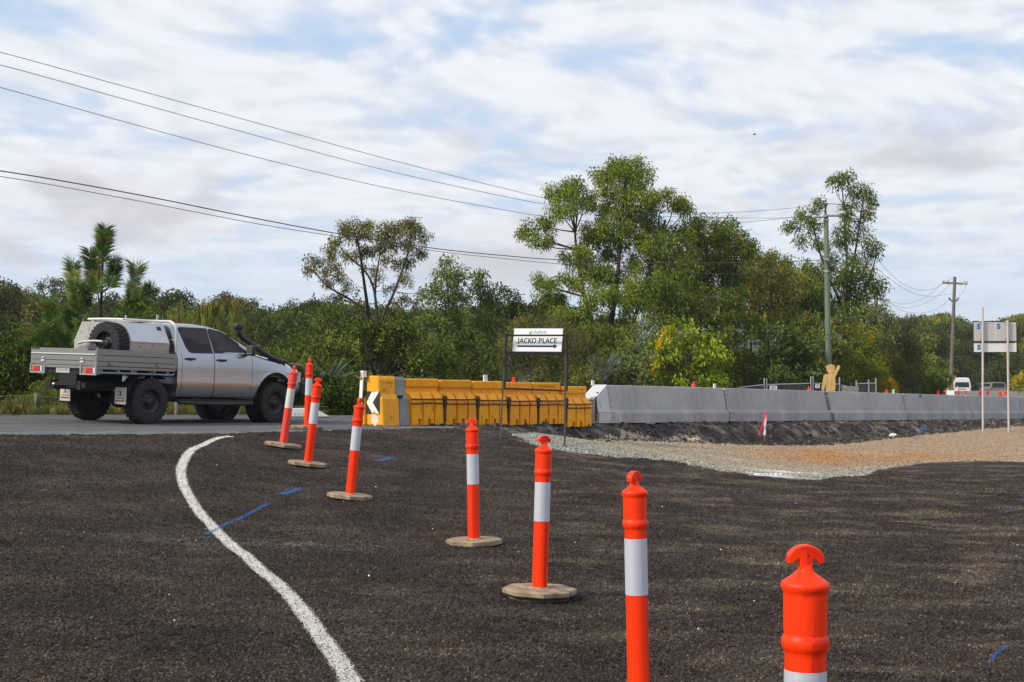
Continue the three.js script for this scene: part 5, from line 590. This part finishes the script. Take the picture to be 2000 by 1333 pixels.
{ const r = rng(515), items = [], tints = [GREEN.mid, GREEN.dark, GREEN.dark, GREEN.olive, GREEN.gumDark, GREEN.mid, GREEN.grey]; for (let i = 0; i < 640; i++) { const px = lerp(-80, 1830, r()), [z0, z1] = px < 640 ? [33, 46] : px < 1150 ? [44, 60] : [60, 74], Z = Math.max(lerp(z0, z1, r()), px > 640 ? 33 / (.64 - .7684 * (px - 1000) / F) : 0), X = (px - 1000) / F * Z, gy = ground(X, Z), top = P(px, lowline(px), Z).y, y0 = lerp(gy, top, r()), c = pick(r, tints).map((v) => v * (px < 640 ? .8 : 1)), R0 = .5 + .6 * r(); const n = 190; for (let k = 0; k < n; k++) { const e = dirIn(r).multiplyScalar(R0 * Math.cbrt(r())); items.push([X + e.x, y0 + e.y * .8, -Z + e.z, .55 + .4 * r(), c]); } } tag(foliage('shrubbery', null, items, SPRAY.broad, leafMat), 'tangled undergrowth filling the gaps beneath the trees', null, null, 'stuff'); }
{ const r = rng(77), items = []; for (let i = 0; i < 5200; i++) { const p = lerp(-16, 44, r()), q = 7.75 + 3.4 * Math.pow(r(), 1.4), X = -2 + ux * p - uz * q, Z = 23.6 + uz * p + ux * q; items.push([X, ground(X, Z) - .01, -Z, .45 + .9 * r() * ss(7.8, 9.2, q) + .1, pick(r, [[.10, .13, .028], [.13, .14, .04], [.08, .11, .024], [.2, .16, .07]])]); } tag(foliage('verge_grass', null, items, SPRAY.grass, leafMat), 'ragged green and straw grass along the far road edge', null, null, 'stuff'); }

// the tall gum group in the middle
plant('gum_tree', 'gum tree', 'tallest spreading gum tree behind the street sign, its crown in many separate billows', 60, { base: [1192, 800], r: .30, fork: .28, bark: bark.dark, spray: 'gum', tint: GREEN.gum, tint2: [.17, .225, .03], mix: .4, leaf: .82, density: 1.5, sweep: -.03,
  trunks: [[[1186, 720], [1190, 650], [1205, 560], [1212, 450], [1222, 350]], [[1178, 700], [1150, 610], [1130, 520], [1120, 420]], [[1195, 700], [1240, 620], [1270, 520], [1300, 430]]],
  clumps: [[1222, 326, 36, 24], [1190, 352, 34, 30], [1240, 352, 38, 34], [1262, 388, 28, 28], [1205, 392, 40, 30], [1175, 408, 26, 24], [1120, 362, 24, 17], [1092, 372, 24, 20], [1112, 392, 30, 22], [1142, 388, 18, 22], [1090, 412, 24, 16], [1062, 440, 20, 14], [1036, 458, 22, 18], [1048, 478, 20, 12], [1074, 470, 16, 12], [1250, 428, 46, 30], [1200, 438, 36, 22], [1160, 448, 32, 22], [1185, 482, 46, 28], [1240, 478, 40, 26], [1138, 490, 24, 20], [1108, 500, 20, 12], [1290, 452, 26, 22], [1318, 396, 26, 20], [1338, 412, 18, 13], [1300, 384, 16, 12], [1160, 532, 46, 26], [1215, 530, 46, 28], [1270, 512, 36, 24], [1052, 548, 22, 14], [1075, 560, 26, 14], [1110, 548, 24, 14], [1062, 582, 24, 14], [1100, 590, 34, 18], [1165, 580, 50, 26], [1230, 580, 50, 28], [1130, 620, 42, 20], [1200, 625, 50, 22], [1270, 565, 34, 24]] });
plant('gum_tree', 'gum tree', 'dark dense gum tree at the shoulder of the tallest gum tree', 62, { base: [1390, 800], r: .24, bark: bark.dark, spray: 'gum', tint: GREEN.gumDark, tint2: GREEN.olive, leaf: .95, trunks: [[[1392, 700], [1385, 600], [1380, 480]], [[1395, 690], [1430, 580], [1440, 500]], [[1390, 690], [1340, 600], [1320, 520]]], clumps: [[1372, 438, 40, 24], [1410, 448, 34, 22], [1342, 462, 34, 24], [1395, 484, 46, 26], [1438, 482, 30, 24], [1458, 502, 14, 16], [1340, 505, 42, 26], [1300, 540, 40, 24], [1385, 530, 48, 28], [1430, 540, 36, 26], [1325, 570, 46, 26], [1390, 585, 48, 26], [1440, 590, 30, 24], [1300, 600, 40, 22], [1350, 620, 46, 22], [1415, 625, 36, 22]] });
plant('shrub', 'shrub', 'dark thicket around the forked foot of the tallest gum tree', 55, { base: [1200, 790], r: .08, spray: 'gum', tint: GREEN.gumDark, tint2: GREEN.olive, mix: .45, leaf: .95, clumps: [[1160, 650, 36, 20], [1210, 655, 36, 20], [1262, 640, 36, 22], [1180, 685, 36, 22], [1235, 685, 36, 22], [1280, 670, 30, 22], [1160, 715, 26, 20], [1210, 715, 34, 20]] });
plant('gum_tree', 'gum tree', 'dusky gum tree hanging low between the tallest gum tree and the dark gum tree', 57, { base: [1300, 790], r: .14, bark: bark.dark, spray: 'gum', tint: GREEN.gumDark, tint2: GREEN.gum, leaf: .9, clumps: [[1285, 480, 30, 22], [1330, 470, 30, 22], [1300, 520, 40, 24], [1345, 530, 34, 24], [1285, 560, 40, 24], [1330, 590, 40, 24], [1280, 610, 40, 22]] });
plant('gum_tree', 'gum tree', 'full bodied dark gum tree closing the gap before the olive gum tree', 68, { base: [1430, 790], r: .2, bark: bark.dark, spray: 'gum', tint: GREEN.gumDark, tint2: GREEN.olive, mix: .4, leaf: .95, density: 1.3, clumps: [[1400, 452, 40, 26], [1440, 478, 38, 26], [1360, 470, 36, 26], [1400, 510, 50, 28], [1450, 525, 40, 28], [1345, 515, 40, 28], [1400, 560, 54, 30], [1460, 575, 44, 28], [1340, 560, 44, 28], [1390, 610, 54, 28], [1460, 625, 44, 28]] });
plant('gum_tree', 'gum tree', 'leafy olive tree packed behind the bushes before the green pole', 70, { base: [1550, 790], r: .18, spray: 'gum', tint: GREEN.olive, tint2: GREEN.mid, mix: .5, leaf: 1, density: 1.25, clumps: [[1520, 520, 34, 24], [1560, 540, 36, 26], [1500, 560, 40, 26], [1550, 585, 44, 28], [1595, 560, 30, 26], [1500, 610, 44, 28], [1560, 625, 46, 28], [1605, 600, 32, 26]] });
plant('gum_tree', 'gum tree', 'small gum tree with a round head peeping over the dark gum tree', 70, { base: [1466, 800], r: .12, spray: 'gum', tint: GREEN.gumDark, leaf: 1, clumps: [[1468, 486, 13, 15], [1462, 510, 12, 12], [1476, 505, 8, 9], [1468, 545, 16, 18]] });
plant('gum_tree', 'gum tree', 'yellowish olive gum tree between the dark gum tree and the green pole', 66, { base: [1505, 800], r: .18, spray: 'gum', tint: [.15, .155, .04], tint2: GREEN.olive, leaf: 1, trunks: [[[1500, 680], [1505, 600], [1510, 520]], [[1510, 690], [1545, 610], [1555, 550]]], clumps: [[1505, 512, 36, 22], [1476, 535, 26, 22], [1525, 540, 34, 24], [1490, 570, 38, 26], [1545, 552, 24, 26], [1535, 585, 36, 26], [1480, 610, 36, 26], [1520, 628, 40, 24]] });
plant('gum_tree', 'gum tree', 'slender gum tree with tufted topmost heads behind the green pole', 72, { base: [1655, 800], r: .22, spray: 'gum', tint: GREEN.gumDark, tint2: GREEN.gum, leaf: .95, bark: bark.grey, sweep: .02, trunks: [[[1652, 640], [1655, 520], [1645, 360]], [[1655, 620], [1670, 500], [1690, 370]], [[1650, 620], [1610, 520], [1585, 430]], [[1658, 640], [1700, 540], [1712, 500]]], clumps: [[1632, 352, 18, 14], [1654, 346, 16, 13], [1668, 362, 16, 12], [1690, 372, 18, 14], [1672, 380, 14, 8], [1606, 398, 14, 15], [1592, 412, 14, 12], [1655, 402, 24, 15], [1700, 402, 14, 13], [1702, 420, 12, 10], [1660, 425, 22, 12], [1570, 428, 22, 14], [1545, 448, 20, 10], [1590, 440, 20, 14], [1640, 446, 22, 13], [1680, 440, 14, 9], [1570, 470, 20, 12], [1605, 476, 24, 14], [1648, 474, 28, 15], [1690, 470, 18, 13], [1712, 480, 13, 13], [1700, 500, 18, 12], [1620, 505, 24, 14], [1670, 505, 26, 14]] });
plant('gum_tree', 'gum tree', 'dense dark green tree filling the space low behind the green pole', 68, { base: [1650, 800], r: .22, spray: 'gum', tint: GREEN.mid, tint2: GREEN.dark, leaf: 1, mix: .5, clumps: [[1590, 540, 34, 22], [1640, 530, 40, 22], [1690, 540, 30, 26], [1708, 552, 18, 26], [1575, 570, 40, 26], [1640, 568, 50, 28], [1695, 582, 32, 28], [1590, 606, 46, 26], [1650, 612, 50, 28], [1700, 615, 28, 24]] });
plant('gum_tree', 'gum tree', 'open vase shaped gum tree on bare dark stems standing alone against the sky', 62, { base: [728, 700], r: .17, fork: .25, bark: bark.dark, spray: 'gum', tint: [.16, .145, .04], tint2: [.125, .145, .04], mix: .5, leaf: .72, density: 1.0, sweep: -.06,
  trunks: [[[722, 640], [712, 560], [700, 480], [690, 445]], [[735, 640], [733, 560], [745, 480]], [[742, 640], [770, 570], [795, 500], [806, 450]], [[720, 630], [690, 590], [640, 560], [608, 525]], [[736, 610], [720, 540], [668, 490]]],
  clumps: [[676, 446, 26, 15], [705, 438, 22, 13], [700, 462, 28, 16], [664, 464, 16, 14], [650, 482, 14, 12], [735, 452, 22, 16], [772, 440, 26, 13], [800, 444, 24, 16], [760, 462, 26, 18], [812, 466, 20, 18], [828, 462, 12, 12], [790, 480, 28, 18], [740, 488, 26, 16], [712, 496, 24, 14], [682, 500, 20, 12], [824, 492, 12, 14], [768, 510, 24, 12], [800, 512, 18, 12], [726, 524, 16, 12], [645, 502, 16, 12], [612, 512, 18, 9], [604, 526, 10, 12], [640, 528, 22, 13], [662, 545, 18, 12], [630, 552, 16, 10], [676, 566, 14, 10], [650, 582, 20, 9], [700, 590, 12, 9], [784, 548, 16, 14], [760, 560, 14, 10], [740, 545, 12, 8], [800, 588, 26, 7], [775, 592, 16, 8], [820, 572, 12, 6]] });
// middle trees between the lone gum and the big group
plant('gum_tree', 'gum tree', 'drooping blue green sapling gum with a pointed top beyond the yellow barrier', 54, { base: [880, 800], r: .13, spray: 'gum', tint: [.09, .13, .045], tint2: GREEN.gum, leaf: .85, sweep: .03, trunks: [[[878, 700], [876, 600], [872, 510]]], clumps: [[872, 512, 14, 13], [866, 536, 24, 16], [895, 540, 18, 13], [850, 556, 20, 13], [880, 562, 28, 16], [838, 582, 18, 12], [868, 588, 34, 16], [905, 580, 22, 14], [880, 620, 46, 24], [845, 640, 40, 24], [900, 655, 46, 26]] });
plant('gum_tree', 'gum tree', 'second drooping sapling gum, lower, just beside the pointed sapling gum', 56, { base: [942, 800], r: .12, spray: 'gum', tint: [.08, .12, .04], tint2: GREEN.gumDark, leaf: .9, trunks: [[[940, 700], [938, 620], [938, 540]]], clumps: [[938, 540, 14, 12], [945, 560, 20, 14], [925, 575, 18, 14], [955, 585, 22, 16], [930, 606, 30, 18], [960, 625, 34, 22], [935, 650, 40, 26]] });
plant('gum_tree', 'gum tree', 'dark rounded tree with a flat top just before the street sign', 60, { base: [995, 800], r: .16, spray: 'broad', tint: [.045, .072, .022], leaf: 1.1, clumps: [[985, 576, 22, 14], [1004, 590, 20, 16], [975, 600, 24, 18], [1005, 620, 22, 20], [978, 635, 28, 22], [1010, 660, 22, 26]] });
plant('gum_tree', 'tree', 'broad dark leafy tree with forked black stems right behind the yellow barrier', 41, { base: [738, 790], r: .12, bark: bark.dark, spray: 'broad', tint: [.075, .11, .022], tint2: [.11, .15, .028], mix: .35, leaf: .8, density: 1.2, trunks: [[[735, 745], [722, 705], [712, 665]], [[742, 750], [770, 705], [790, 660]], [[745, 752], [812, 715], [846, 680]]], clumps: [[742, 642, 40, 20], [700, 652, 32, 20], [782, 646, 36, 20], [812, 662, 30, 20], [690, 676, 30, 20], [735, 672, 40, 22], [780, 678, 40, 22], [835, 682, 34, 22], [712, 700, 34, 18], [868, 700, 30, 22], [820, 708, 36, 18], [860, 724, 26, 16], [885, 725, 20, 18], [690, 708, 18, 14]] });
plant('shrub', 'shrub', 'dark leafy bush low behind the second yellow module', 45, { base: [905, 790], r: .06, spray: 'broad', tint: GREEN.dark, leaf: .85, clumps: [[900, 672, 34, 28], [935, 700, 34, 30], [900, 730, 40, 24], [950, 735, 30, 22], [860, 750, 34, 18]] });
plant('shrub', 'shrub', 'pale green bush between the bollards and the broad dark tree', 40, { base: [648, 790], r: .07, spray: 'broad', tint: [.11, .145, .035], tint2: [.15, .185, .05], leaf: .75, clumps: [[648, 668, 26, 16], [622, 684, 24, 18], [672, 690, 26, 20], [612, 708, 26, 18], [650, 712, 34, 22], [605, 735, 24, 16], [640, 745, 34, 20]] });
plant('shrub', 'shrub', 'small dark round bush above the front of the ute', 44, { base: [585, 790], r: .07, spray: 'broad', tint: GREEN.dark, tint2: GREEN.mid, leaf: .85, clumps: [[583, 676, 26, 18], [560, 690, 24, 16], [600, 700, 22, 18], [575, 715, 30, 20]] });
for (const [n, l, cl, tint, Z] of [['paperbark_thicket', 'hazy olive paperbark thicket with thin grey stems framed by the street sign', [[1050, 640, 40, 20], [1010, 655, 34, 22], [1092, 648, 40, 24], [1130, 660, 30, 24], [1050, 680, 44, 24], [1100, 690, 44, 26], [1000, 692, 36, 24], [1140, 700, 28, 26], [1040, 722, 46, 24], [1090, 732, 44, 20], [980, 730, 30, 24]], GREEN.hazy, 47]])
  plant(n, 'thicket', l, Z, { base: [1055, 790], r: .05, spray: 'fine', tint, tint2: [.10, .12, .04], mix: .4, leaf: 1.05, bark: bark.pale, trunks: [1000, 1018, 1036, 1052, 1070, 1088, 1104, 1122, 1138].map((x, i) => [[x, 745], [x + 4 * (i % 3 - 1), 690], [x + 7 * (i % 2 - .5), 640]]), clumps: cl });
plant('flowering_bush', 'bush', 'bright green bush with yellow blossom on its sunny side behind the concrete barrier', 48.8, { base: [1345, 790], r: .07, spray: 'big', tint: [.15, .225, .018], tint2: [.22, .28, .025], mix: .4, leaf: .95, density: .75, spread: .8, clumps: [[1328, 640, 20, 15], [1350, 655, 26, 16], [1316, 668, 26, 18], [1392, 658, 24, 14], [1345, 685, 36, 20], [1385, 684, 30, 20], [1296, 690, 24, 18], [1412, 690, 20, 18], [1318, 715, 36, 20], [1370, 718, 40, 20], [1282, 722, 22, 18], [1300, 742, 34, 16], [1365, 745, 44, 16], [1412, 735, 26, 20], [1304, 662, 9, 13, 'bloom'], [1292, 676, 8, 9, 'bloom'], [1275, 730, 10, 10, 'bloom'], [1310, 648, 6, 6, 'bloom'], [1284, 708, 7, 6, 'bloom']] });
plant('shrub', 'shrub', 'loose grey green bush between the fan palm and the flowering bush', 44, { base: [1235, 790], r: .05, spray: 'big', tint: [.10, .14, .05], tint2: [.15, .19, .08], leaf: .8, clumps: [[1232, 708, 26, 16], [1258, 700, 20, 16], [1215, 730, 22, 16], [1245, 735, 30, 18]] });
plant('shrub', 'shrub', 'rounded light topped tree above the flowering bush', 57, { base: [1330, 790], r: .12, spray: 'broad', tint: [.10, .14, .03], tint2: [.15, .19, .045], leaf: .95, clumps: [[1318, 590, 28, 14], [1352, 594, 26, 14], [1300, 606, 26, 16], [1335, 612, 38, 18], [1375, 612, 24, 18], [1400, 640, 30, 22], [1300, 632, 30, 18], [1420, 665, 30, 24]] });
plant('shrub', 'shrub', 'tangle of olive shrubs between the flowering bush and the dark glossy bush', 58, { base: [1450, 790], r: .08, spray: 'broad', tint: GREEN.mid, tint2: GREEN.olive, mix: .5, leaf: .95, clumps: [[1440, 632, 40, 22], [1475, 645, 30, 24], [1440, 670, 36, 24], [1470, 690, 34, 26], [1440, 715, 34, 24], [1470, 735, 34, 18]] });
plant('shrub', 'shrub', 'dark glossy bush behind the first notice on the temporary fence', 57, { base: [1530, 790], r: .08, spray: 'big', tint: [.05, .085, .022], tint2: [.09, .13, .04], leaf: .95, clumps: [[1505, 656, 30, 20], [1540, 650, 34, 20], [1575, 668, 28, 24], [1520, 685, 40, 24], [1560, 700, 38, 24], [1500, 715, 30, 24], [1545, 732, 44, 18], [1590, 725, 26, 20]] });
plant('shrub', 'shrub', 'olive shrubs directly behind the green pole', 62, { base: [1620, 790], r: .08, spray: 'broad', tint: GREEN.olive, tint2: GREEN.mid, mix: .5, leaf: 1.05, clumps: [[1560, 630, 34, 20], [1600, 634, 36, 20], [1640, 640, 36, 22], [1605, 665, 40, 24], [1640, 690, 36, 24], [1610, 715, 40, 24], [1640, 735, 34, 18]] });
plant('shrub', 'shrub', 'yellow green wattle thicket past the green pole, with a yellow bloom', 60, { base: [1690, 790], r: .08, spray: 'fine', tint: GREEN.yellowgreen, tint2: GREEN.mid, mix: .55, leaf: 1.2, clumps: [[1672, 648, 30, 18], [1700, 655, 30, 20], [1665, 675, 34, 22], [1705, 685, 34, 24], [1680, 710, 40, 24], [1715, 722, 30, 22], [1680, 738, 40, 16], [1682, 662, 7, 8, 'bloom'], [1695, 668, 5, 5, 'bloom']] });
plant('shrub', 'shrub', 'grey leaved sapling gum below the distant crossarm', 66, { base: [1728, 790], r: .09, spray: 'gum', tint: GREEN.grey, tint2: [.1, .12, .06], leaf: 1, clumps: [[1718, 608, 20, 12], [1742, 620, 18, 14], [1700, 625, 20, 14], [1728, 638, 28, 18], [1750, 655, 24, 20], [1722, 665, 30, 20]] });
plant('shrub', 'shrub', 'dark thicket ending the row of trees by the van', 60, { base: [1770, 790], r: .09, spray: 'fine', tint: GREEN.dark, tint2: [.09, .09, .035], mix: .5, leaf: 1.15, clumps: [[1755, 660, 26, 20], [1780, 672, 22, 20], [1765, 695, 34, 24], [1795, 705, 18, 26], [1755, 722, 34, 22], [1790, 735, 26, 18], [1735, 700, 24, 24], [1765, 745, 40, 12]] });
plant('flowering_bush', 'bush', 'small yellow shrub behind the concrete barrier near the end of the temporary fence', 54, { base: [1736, 790], r: .04, spray: 'fine', tint: [.42, .34, .02], tint2: [.25, .27, .03], leaf: .7, clumps: [[1735, 747, 13, 10], [1728, 757, 12, 9], [1745, 757, 12, 9], [1735, 768, 18, 10], [1736, 744, 8, 8, 'bloom'], [1744, 752, 7, 7, 'bloom']] });
plant('flowering_bush', 'bush', 'yellow flecked bush at the picture edge past the shorter sign post', 110, { base: [1990, 790], r: .06, spray: 'broad', tint: [.2, .24, .03], tint2: [.34, .28, .02], leaf: 1.5, clumps: [[1985, 748, 14, 10], [2000, 742, 14, 12], [1990, 760, 22, 8], [1985, 744, 6, 6, 'bloom']] });
// left: behind and around the ute
plant('gum_tree', 'gum tree', 'dark gum tree cut by the picture edge behind the tray', 66, { base: [-10, 800], r: .2, spray: 'gum', tint: [.06, .08, .03], leaf: 1, trunks: [[[2, 720], [2, 640], [0, 570]]], clumps: [[5, 568, 22, 12], [-20, 575, 30, 16], [24, 588, 18, 14], [0, 600, 30, 18], [28, 612, 18, 14], [-10, 630, 36, 20], [25, 640, 24, 16], [0, 665, 36, 20]] });
plant('gum_tree', 'gum tree', 'thin umbrella topped gum tree far behind the pine sapling', 100, { base: [105, 760], r: .18, spray: 'gum', tint: [.06, .08, .035], leaf: 1.2, density: .9, trunks: [[[100, 620], [102, 580], [108, 555]], [[98, 610], [86, 575], [78, 558]]], clumps: [[80, 556, 9, 5], [98, 549, 14, 6], [118, 551, 14, 7], [128, 562, 8, 7], [110, 566, 14, 6], [60, 580, 10, 7], [72, 588, 14, 8], [122, 576, 10, 6]] });
plant('gum_tree', 'gum tree', 'mid green rounded tree between the pine sapling and the edge gum', 62, { base: [80, 800], r: .16, spray: 'gum', tint: [.12, .135, .045], tint2: GREEN.mid, leaf: 1, clumps: [[88, 596, 26, 14], [62, 612, 24, 16], [108, 612, 24, 16], [80, 635, 36, 20], [50, 650, 30, 20], [110, 650, 30, 20], [75, 672, 40, 20]] });
plant('gum_tree', 'gum tree', 'dark round tree on the skyline over the bonnet of the ute', 95, { base: [605, 780], r: .2, spray: 'broad', tint: [.05, .072, .026], leaf: 1.6, clumps: [[602, 598, 16, 9], [618, 606, 16, 10], [588, 610, 16, 10], [604, 620, 26, 12], [606, 640, 30, 16]] });
plant('gum_tree', 'gum tree', 'wide dark oak-shaped tree in the far wood above the snorkel', 76, { base: [560, 790], r: .22, spray: 'broad', tint: [.055, .078, .028], tint2: GREEN.mid, leaf: 1.3, clumps: [[555, 624, 26, 14], [525, 636, 24, 16], [585, 640, 26, 18], [545, 655, 34, 18], [510, 660, 22, 18], [590, 668, 26, 20], [550, 684, 40, 20]] });
plant('gum_tree', 'gum tree', 'pale dead-topped gum tree on the skyline past the weeping wattle', 90, { base: [500, 780], r: .16, spray: 'gum', tint: [.10, .11, .045], leaf: 1.3, density: .7, clumps: [[498, 592, 10, 7], [484, 604, 14, 8], [512, 606, 14, 8], [498, 620, 24, 12], [520, 630, 20, 12]] });
for (const [n, l, cl, x, Z] of [['wattle', 'weeping wattle with hanging pale foliage over the cab roof of the ute', [[418, 592, 10, 16], [412, 612, 14, 20], [422, 632, 16, 20], [396, 606, 9, 15], [390, 630, 14, 20], [408, 655, 24, 18], [440, 640, 14, 18]], 412, 44], ['wattle', 'second weeping wattle, smaller, over the windscreen of the ute', [[462, 598, 10, 13], [458, 618, 12, 18], [470, 640, 14, 18], [455, 660, 18, 18]], 462, 45], ['wattle', 'third weeping wattle with browning tips over the headboard of the ute', [[348, 600, 8, 12], [352, 620, 12, 16], [336, 632, 14, 16], [362, 640, 14, 18], [345, 655, 22, 16]], 350, 46]])
  plant(n, 'wattle', l, Z, { base: [x, 800], r: .07, spray: 'weep', tint: [.155, .20, .045], tint2: GREEN.brown, mix: .14, leaf: .72, density: 1.1, clumps: cl.map((c) => [...c, 'weep']) });
plant('shrub', 'shrub', 'very dark bush at the picture edge beside the tray of the ute', 34, { base: [5, 815], r: .06, spray: 'broad', tint: [.05, .08, .02], tint2: [.09, .13, .03], mix: .25, leaf: .7, clumps: [[8, 670, 36, 22], [-20, 690, 40, 26], [36, 700, 26, 22], [10, 720, 44, 26], [40, 745, 28, 24], [0, 765, 44, 24], [35, 785, 30, 18]] });
plant('shrub', 'shrub', 'light weedy bush beneath the tailgate of the ute', 31, { base: [90, 815], r: .03, spray: 'fine', tint: [.17, .20, .045], tint2: [.10, .14, .03], mix: .4, leaf: .7, clumps: [[90, 770, 24, 18], [60, 790, 26, 14], [115, 790, 26, 16], [150, 785, 24, 18], [190, 795, 26, 12]] });
plant('shrub', 'shrub', 'straggling weeds seen between the rear and front wheels of the ute', 31.5, { base: [390, 812], r: .03, spray: 'fine', tint: [.13, .17, .035], tint2: [.2, .19, .06], mix: .35, leaf: .6, clumps: [[240, 790, 24, 16], [300, 796, 30, 12], [360, 790, 30, 14], [420, 796, 28, 12], [470, 790, 26, 14], [520, 780, 24, 18]] });
plant('shrub', 'shrub', 'dark weedy hedge behind the wheels of the ute', 34, { base: [300, 815], r: .04, spray: 'broad', tint: [.065, .095, .022], tint2: [.12, .15, .035], mix: .3, leaf: .75, clumps: [[130, 745, 36, 24], [190, 760, 36, 22], [250, 760, 36, 22], [310, 765, 36, 20], [370, 765, 36, 20], [430, 760, 36, 22], [490, 755, 36, 24], [550, 750, 36, 26], [600, 770, 30, 20]] });
// the pine sapling: long needled shoots on bare dark stems
{ const Z = 33, base = onGround(195, Z), r = rng(8), t = thing('pine_sapling', 'young pine with long needled upright shoots standing above the tray of the ute', 'pine sapling', base), L = (x, y, d = 0) => P(x, y, Z + d).sub(base), wood = [], items = [];
  const shoot = (pts, from, r0) => { const c = new THREE.CatmullRomCurve3(pts); wood.push(taperTube(c, r0, r0 * .35, 12, 6)); const len = c.getLength(), n = Math.ceil(len * (1 - from) / .075); for (let i = 0; i <= n; i++) { const u = from + (1 - from) * i / n, p = c.getPointAt(u), d = c.getTangentAt(u), q = new THREE.Quaternion().setFromUnitVectors(V(0, 1, 0), d).multiply(new THREE.Quaternion().setFromAxisAngle(V(0, 1, 0), r() * 6.28)); const s = (1.0 + .45 * r()) * (u > .96 ? 1.1 : 1); items.push([p.x, p.y, p.z, s, pick(r, [[.09, .17, .04], [.12, .21, .05], [.075, .14, .04], [.17, .19, .05]]), q]); } };
  shoot([L(196, 800), L(196, 690), L(198, 560), L(201, 495), L(203, 452)], .82, .05); shoot([L(198, 500), L(201, 478, .1), L(208, 460, .2)], .3, .02);
  for (const [pts, f] of [[[[195, 610], [190, 570], [178, 530], [175, 495]], .25], [[[196, 575], [212, 560], [221, 530], [225, 512]], .3], [[[197, 560], [190, 545], [186, 520]], .4], [[[195, 640], [165, 640], [150, 590], [144, 550], [141, 520]], .45], [[[195, 640], [172, 610], [166, 580], [170, 560]], .5], [[[196, 650], [225, 655], [245, 610], [258, 570], [266, 528]], .45], [[[250, 600], [268, 590], [285, 572], [294, 565]], .2], [[[240, 625], [255, 605], [272, 585]], .3], [[[196, 690], [165, 670], [145, 640], [140, 610]], .5], [[[196, 690], [150, 690], [118, 660], [100, 620], [95, 592]], .5], [[[130, 680], [105, 670], [92, 640]], .4], [[[196, 730], [140, 730], [110, 690], [80, 665]], .5], [[[196, 740], [130, 760], [80, 720], [60, 672]], .55], [[[110, 745], [90, 730], [75, 705]], .3], [[[196, 720], [180, 690], [165, 660], [160, 635]], .5], [[[196, 760], [150, 770], [115, 745], [100, 715]], .5], [[[196, 700], [220, 690], [235, 660], [240, 645]], .5], [[[196, 770], [120, 790], [75, 775], [45, 752]], .5]]) shoot(pts.map(([x, y]) => L(x, y, (r() - .5) * .7)), f, .022);
  mesh('trunk', wood, bark.dark, t); foliage('needles', t, items, SPRAY.needle, needleMat); }
// palms and cycads
function palm(name, label, x, y, Z, fronds, len, tint, fan) { const base = onGround(x, Z), top = P(x, y, Z).sub(base), t = thing(name, label, 'palm', base), r = rng(x), mat = std(...tint, .5, { side: THREE.DoubleSide }); mesh('trunk', bar(V(0, -.2, 0), top, .09, .13, 8), bark.dark, t);
  for (let i = 0; i < fronds; i++) { const a = i / fronds * 6.2832 * 2.6, el = rr(.25, 1.25, r), d = V(Math.cos(a) * Math.cos(el), Math.sin(el), Math.sin(a) * Math.cos(el)), pos = [], Ln = len * rr(.75, 1.1, r), pt = (u) => top.clone().addScaledVector(d, Ln * u).add(V(0, -Ln * u * u * (fan ? .15 : .55) * (1.2 - Math.sin(el)), 0)); const quad = (p, q, w) => { const s = V(0, 0, 0).crossVectors(q.clone().sub(p), V(.3, 1, .2)).normalize().multiplyScalar(w); const m = p.clone().lerp(q, .4); pos.push(...p.toArray(), ...m.clone().add(s).toArray(), ...q.toArray(), ...p.toArray(), ...q.toArray(), ...m.clone().sub(s).toArray()); };
    if (fan) { const h = pt(.55); quad(top, h, .012); const s1 = V(0, 0, 0).crossVectors(d, V(0, 1, 0)).normalize(), s2 = V(0, 0, 0).crossVectors(s1, d); for (let k = 0; k < 18; k++) { const w = (k / 17 - .5) * 4.4, e = h.clone().addScaledVector(d, Math.cos(w) * Ln * .5).addScaledVector(s1, Math.sin(w) * Ln * .5).addScaledVector(s2, .05 * Math.sin(k)); quad(h, e, .016); } }
    else for (let k = 1; k < 22; k++) { const u = k / 22, p = pt(u), tn = pt(u + .02).sub(p).normalize(), s = V(0, 0, 0).crossVectors(tn, V(0, 1, 0)).normalize(); quad(pt(u - .045), p, .012); for (const sg of [1, -1]) quad(p, p.clone().addScaledVector(s, sg * Ln * .24 * Math.sin(Math.PI * (.15 + u * .8))).addScaledVector(tn, Ln * .12).add(V(0, -.03, 0)), .013); }
    const g = new THREE.BufferGeometry(); g.setAttribute('position', new THREE.Float32BufferAttribute(pos, 3)); g.computeVertexNormals(); mesh('frond', g, mat, t); } return t; }
palm('palm', 'dark arching palm between the bollards and the end block', 640, 752, 34, 22, .95, [.045, .075, .022]); palm('palm', 'bright upright palm shoot above the dark arching palm', 646, 738, 35, 5, .85, [.16, .26, .03]);
palm('palm', 'grey green fan palm over the steel nose of the concrete barrier', 1180, 744, 46, 16, 1.15, [.13, .17, .105], true); palm('palm', 'low palm tuft behind the third yellow module', 1010, 752, 38, 12, .7, [.09, .13, .03]);
// two roofs among the hillside trees
for (const [px, py, Z, w, lab] of [[1882, 692, 190, 3.6, 'pale house roof among the hillside trees above the van'], [1931, 717, 180, 4.4, 'grey house among the hillside trees above the pickup']]) { const p = P(px, py, Z), h = thing('house', lab, 'house', p, .3); mesh('wall', bx(w, 1.6, 3, 0, -.8, 0, .02), std(.42, .38, .34, .9), h); mesh('roof', prism([[-w * .58, 0], [0, .75], [w * .58, 0]], 3.6, .02).translate(0, 0, -1.8), std(.5, .52, .55, .6), h); for (const x of [-.28, .28]) { const f = mesh('window', bx(.8, .7, .06, x * w, -.7, 1.52), std(.03, .035, .04, .15), h); mesh('frame', [bx(.9, .08, .1, x * w, -.32, 1.52), bx(.9, .08, .1, x * w, -1.08, 1.52)], white, f); } }

renderer.render(scene, camera);
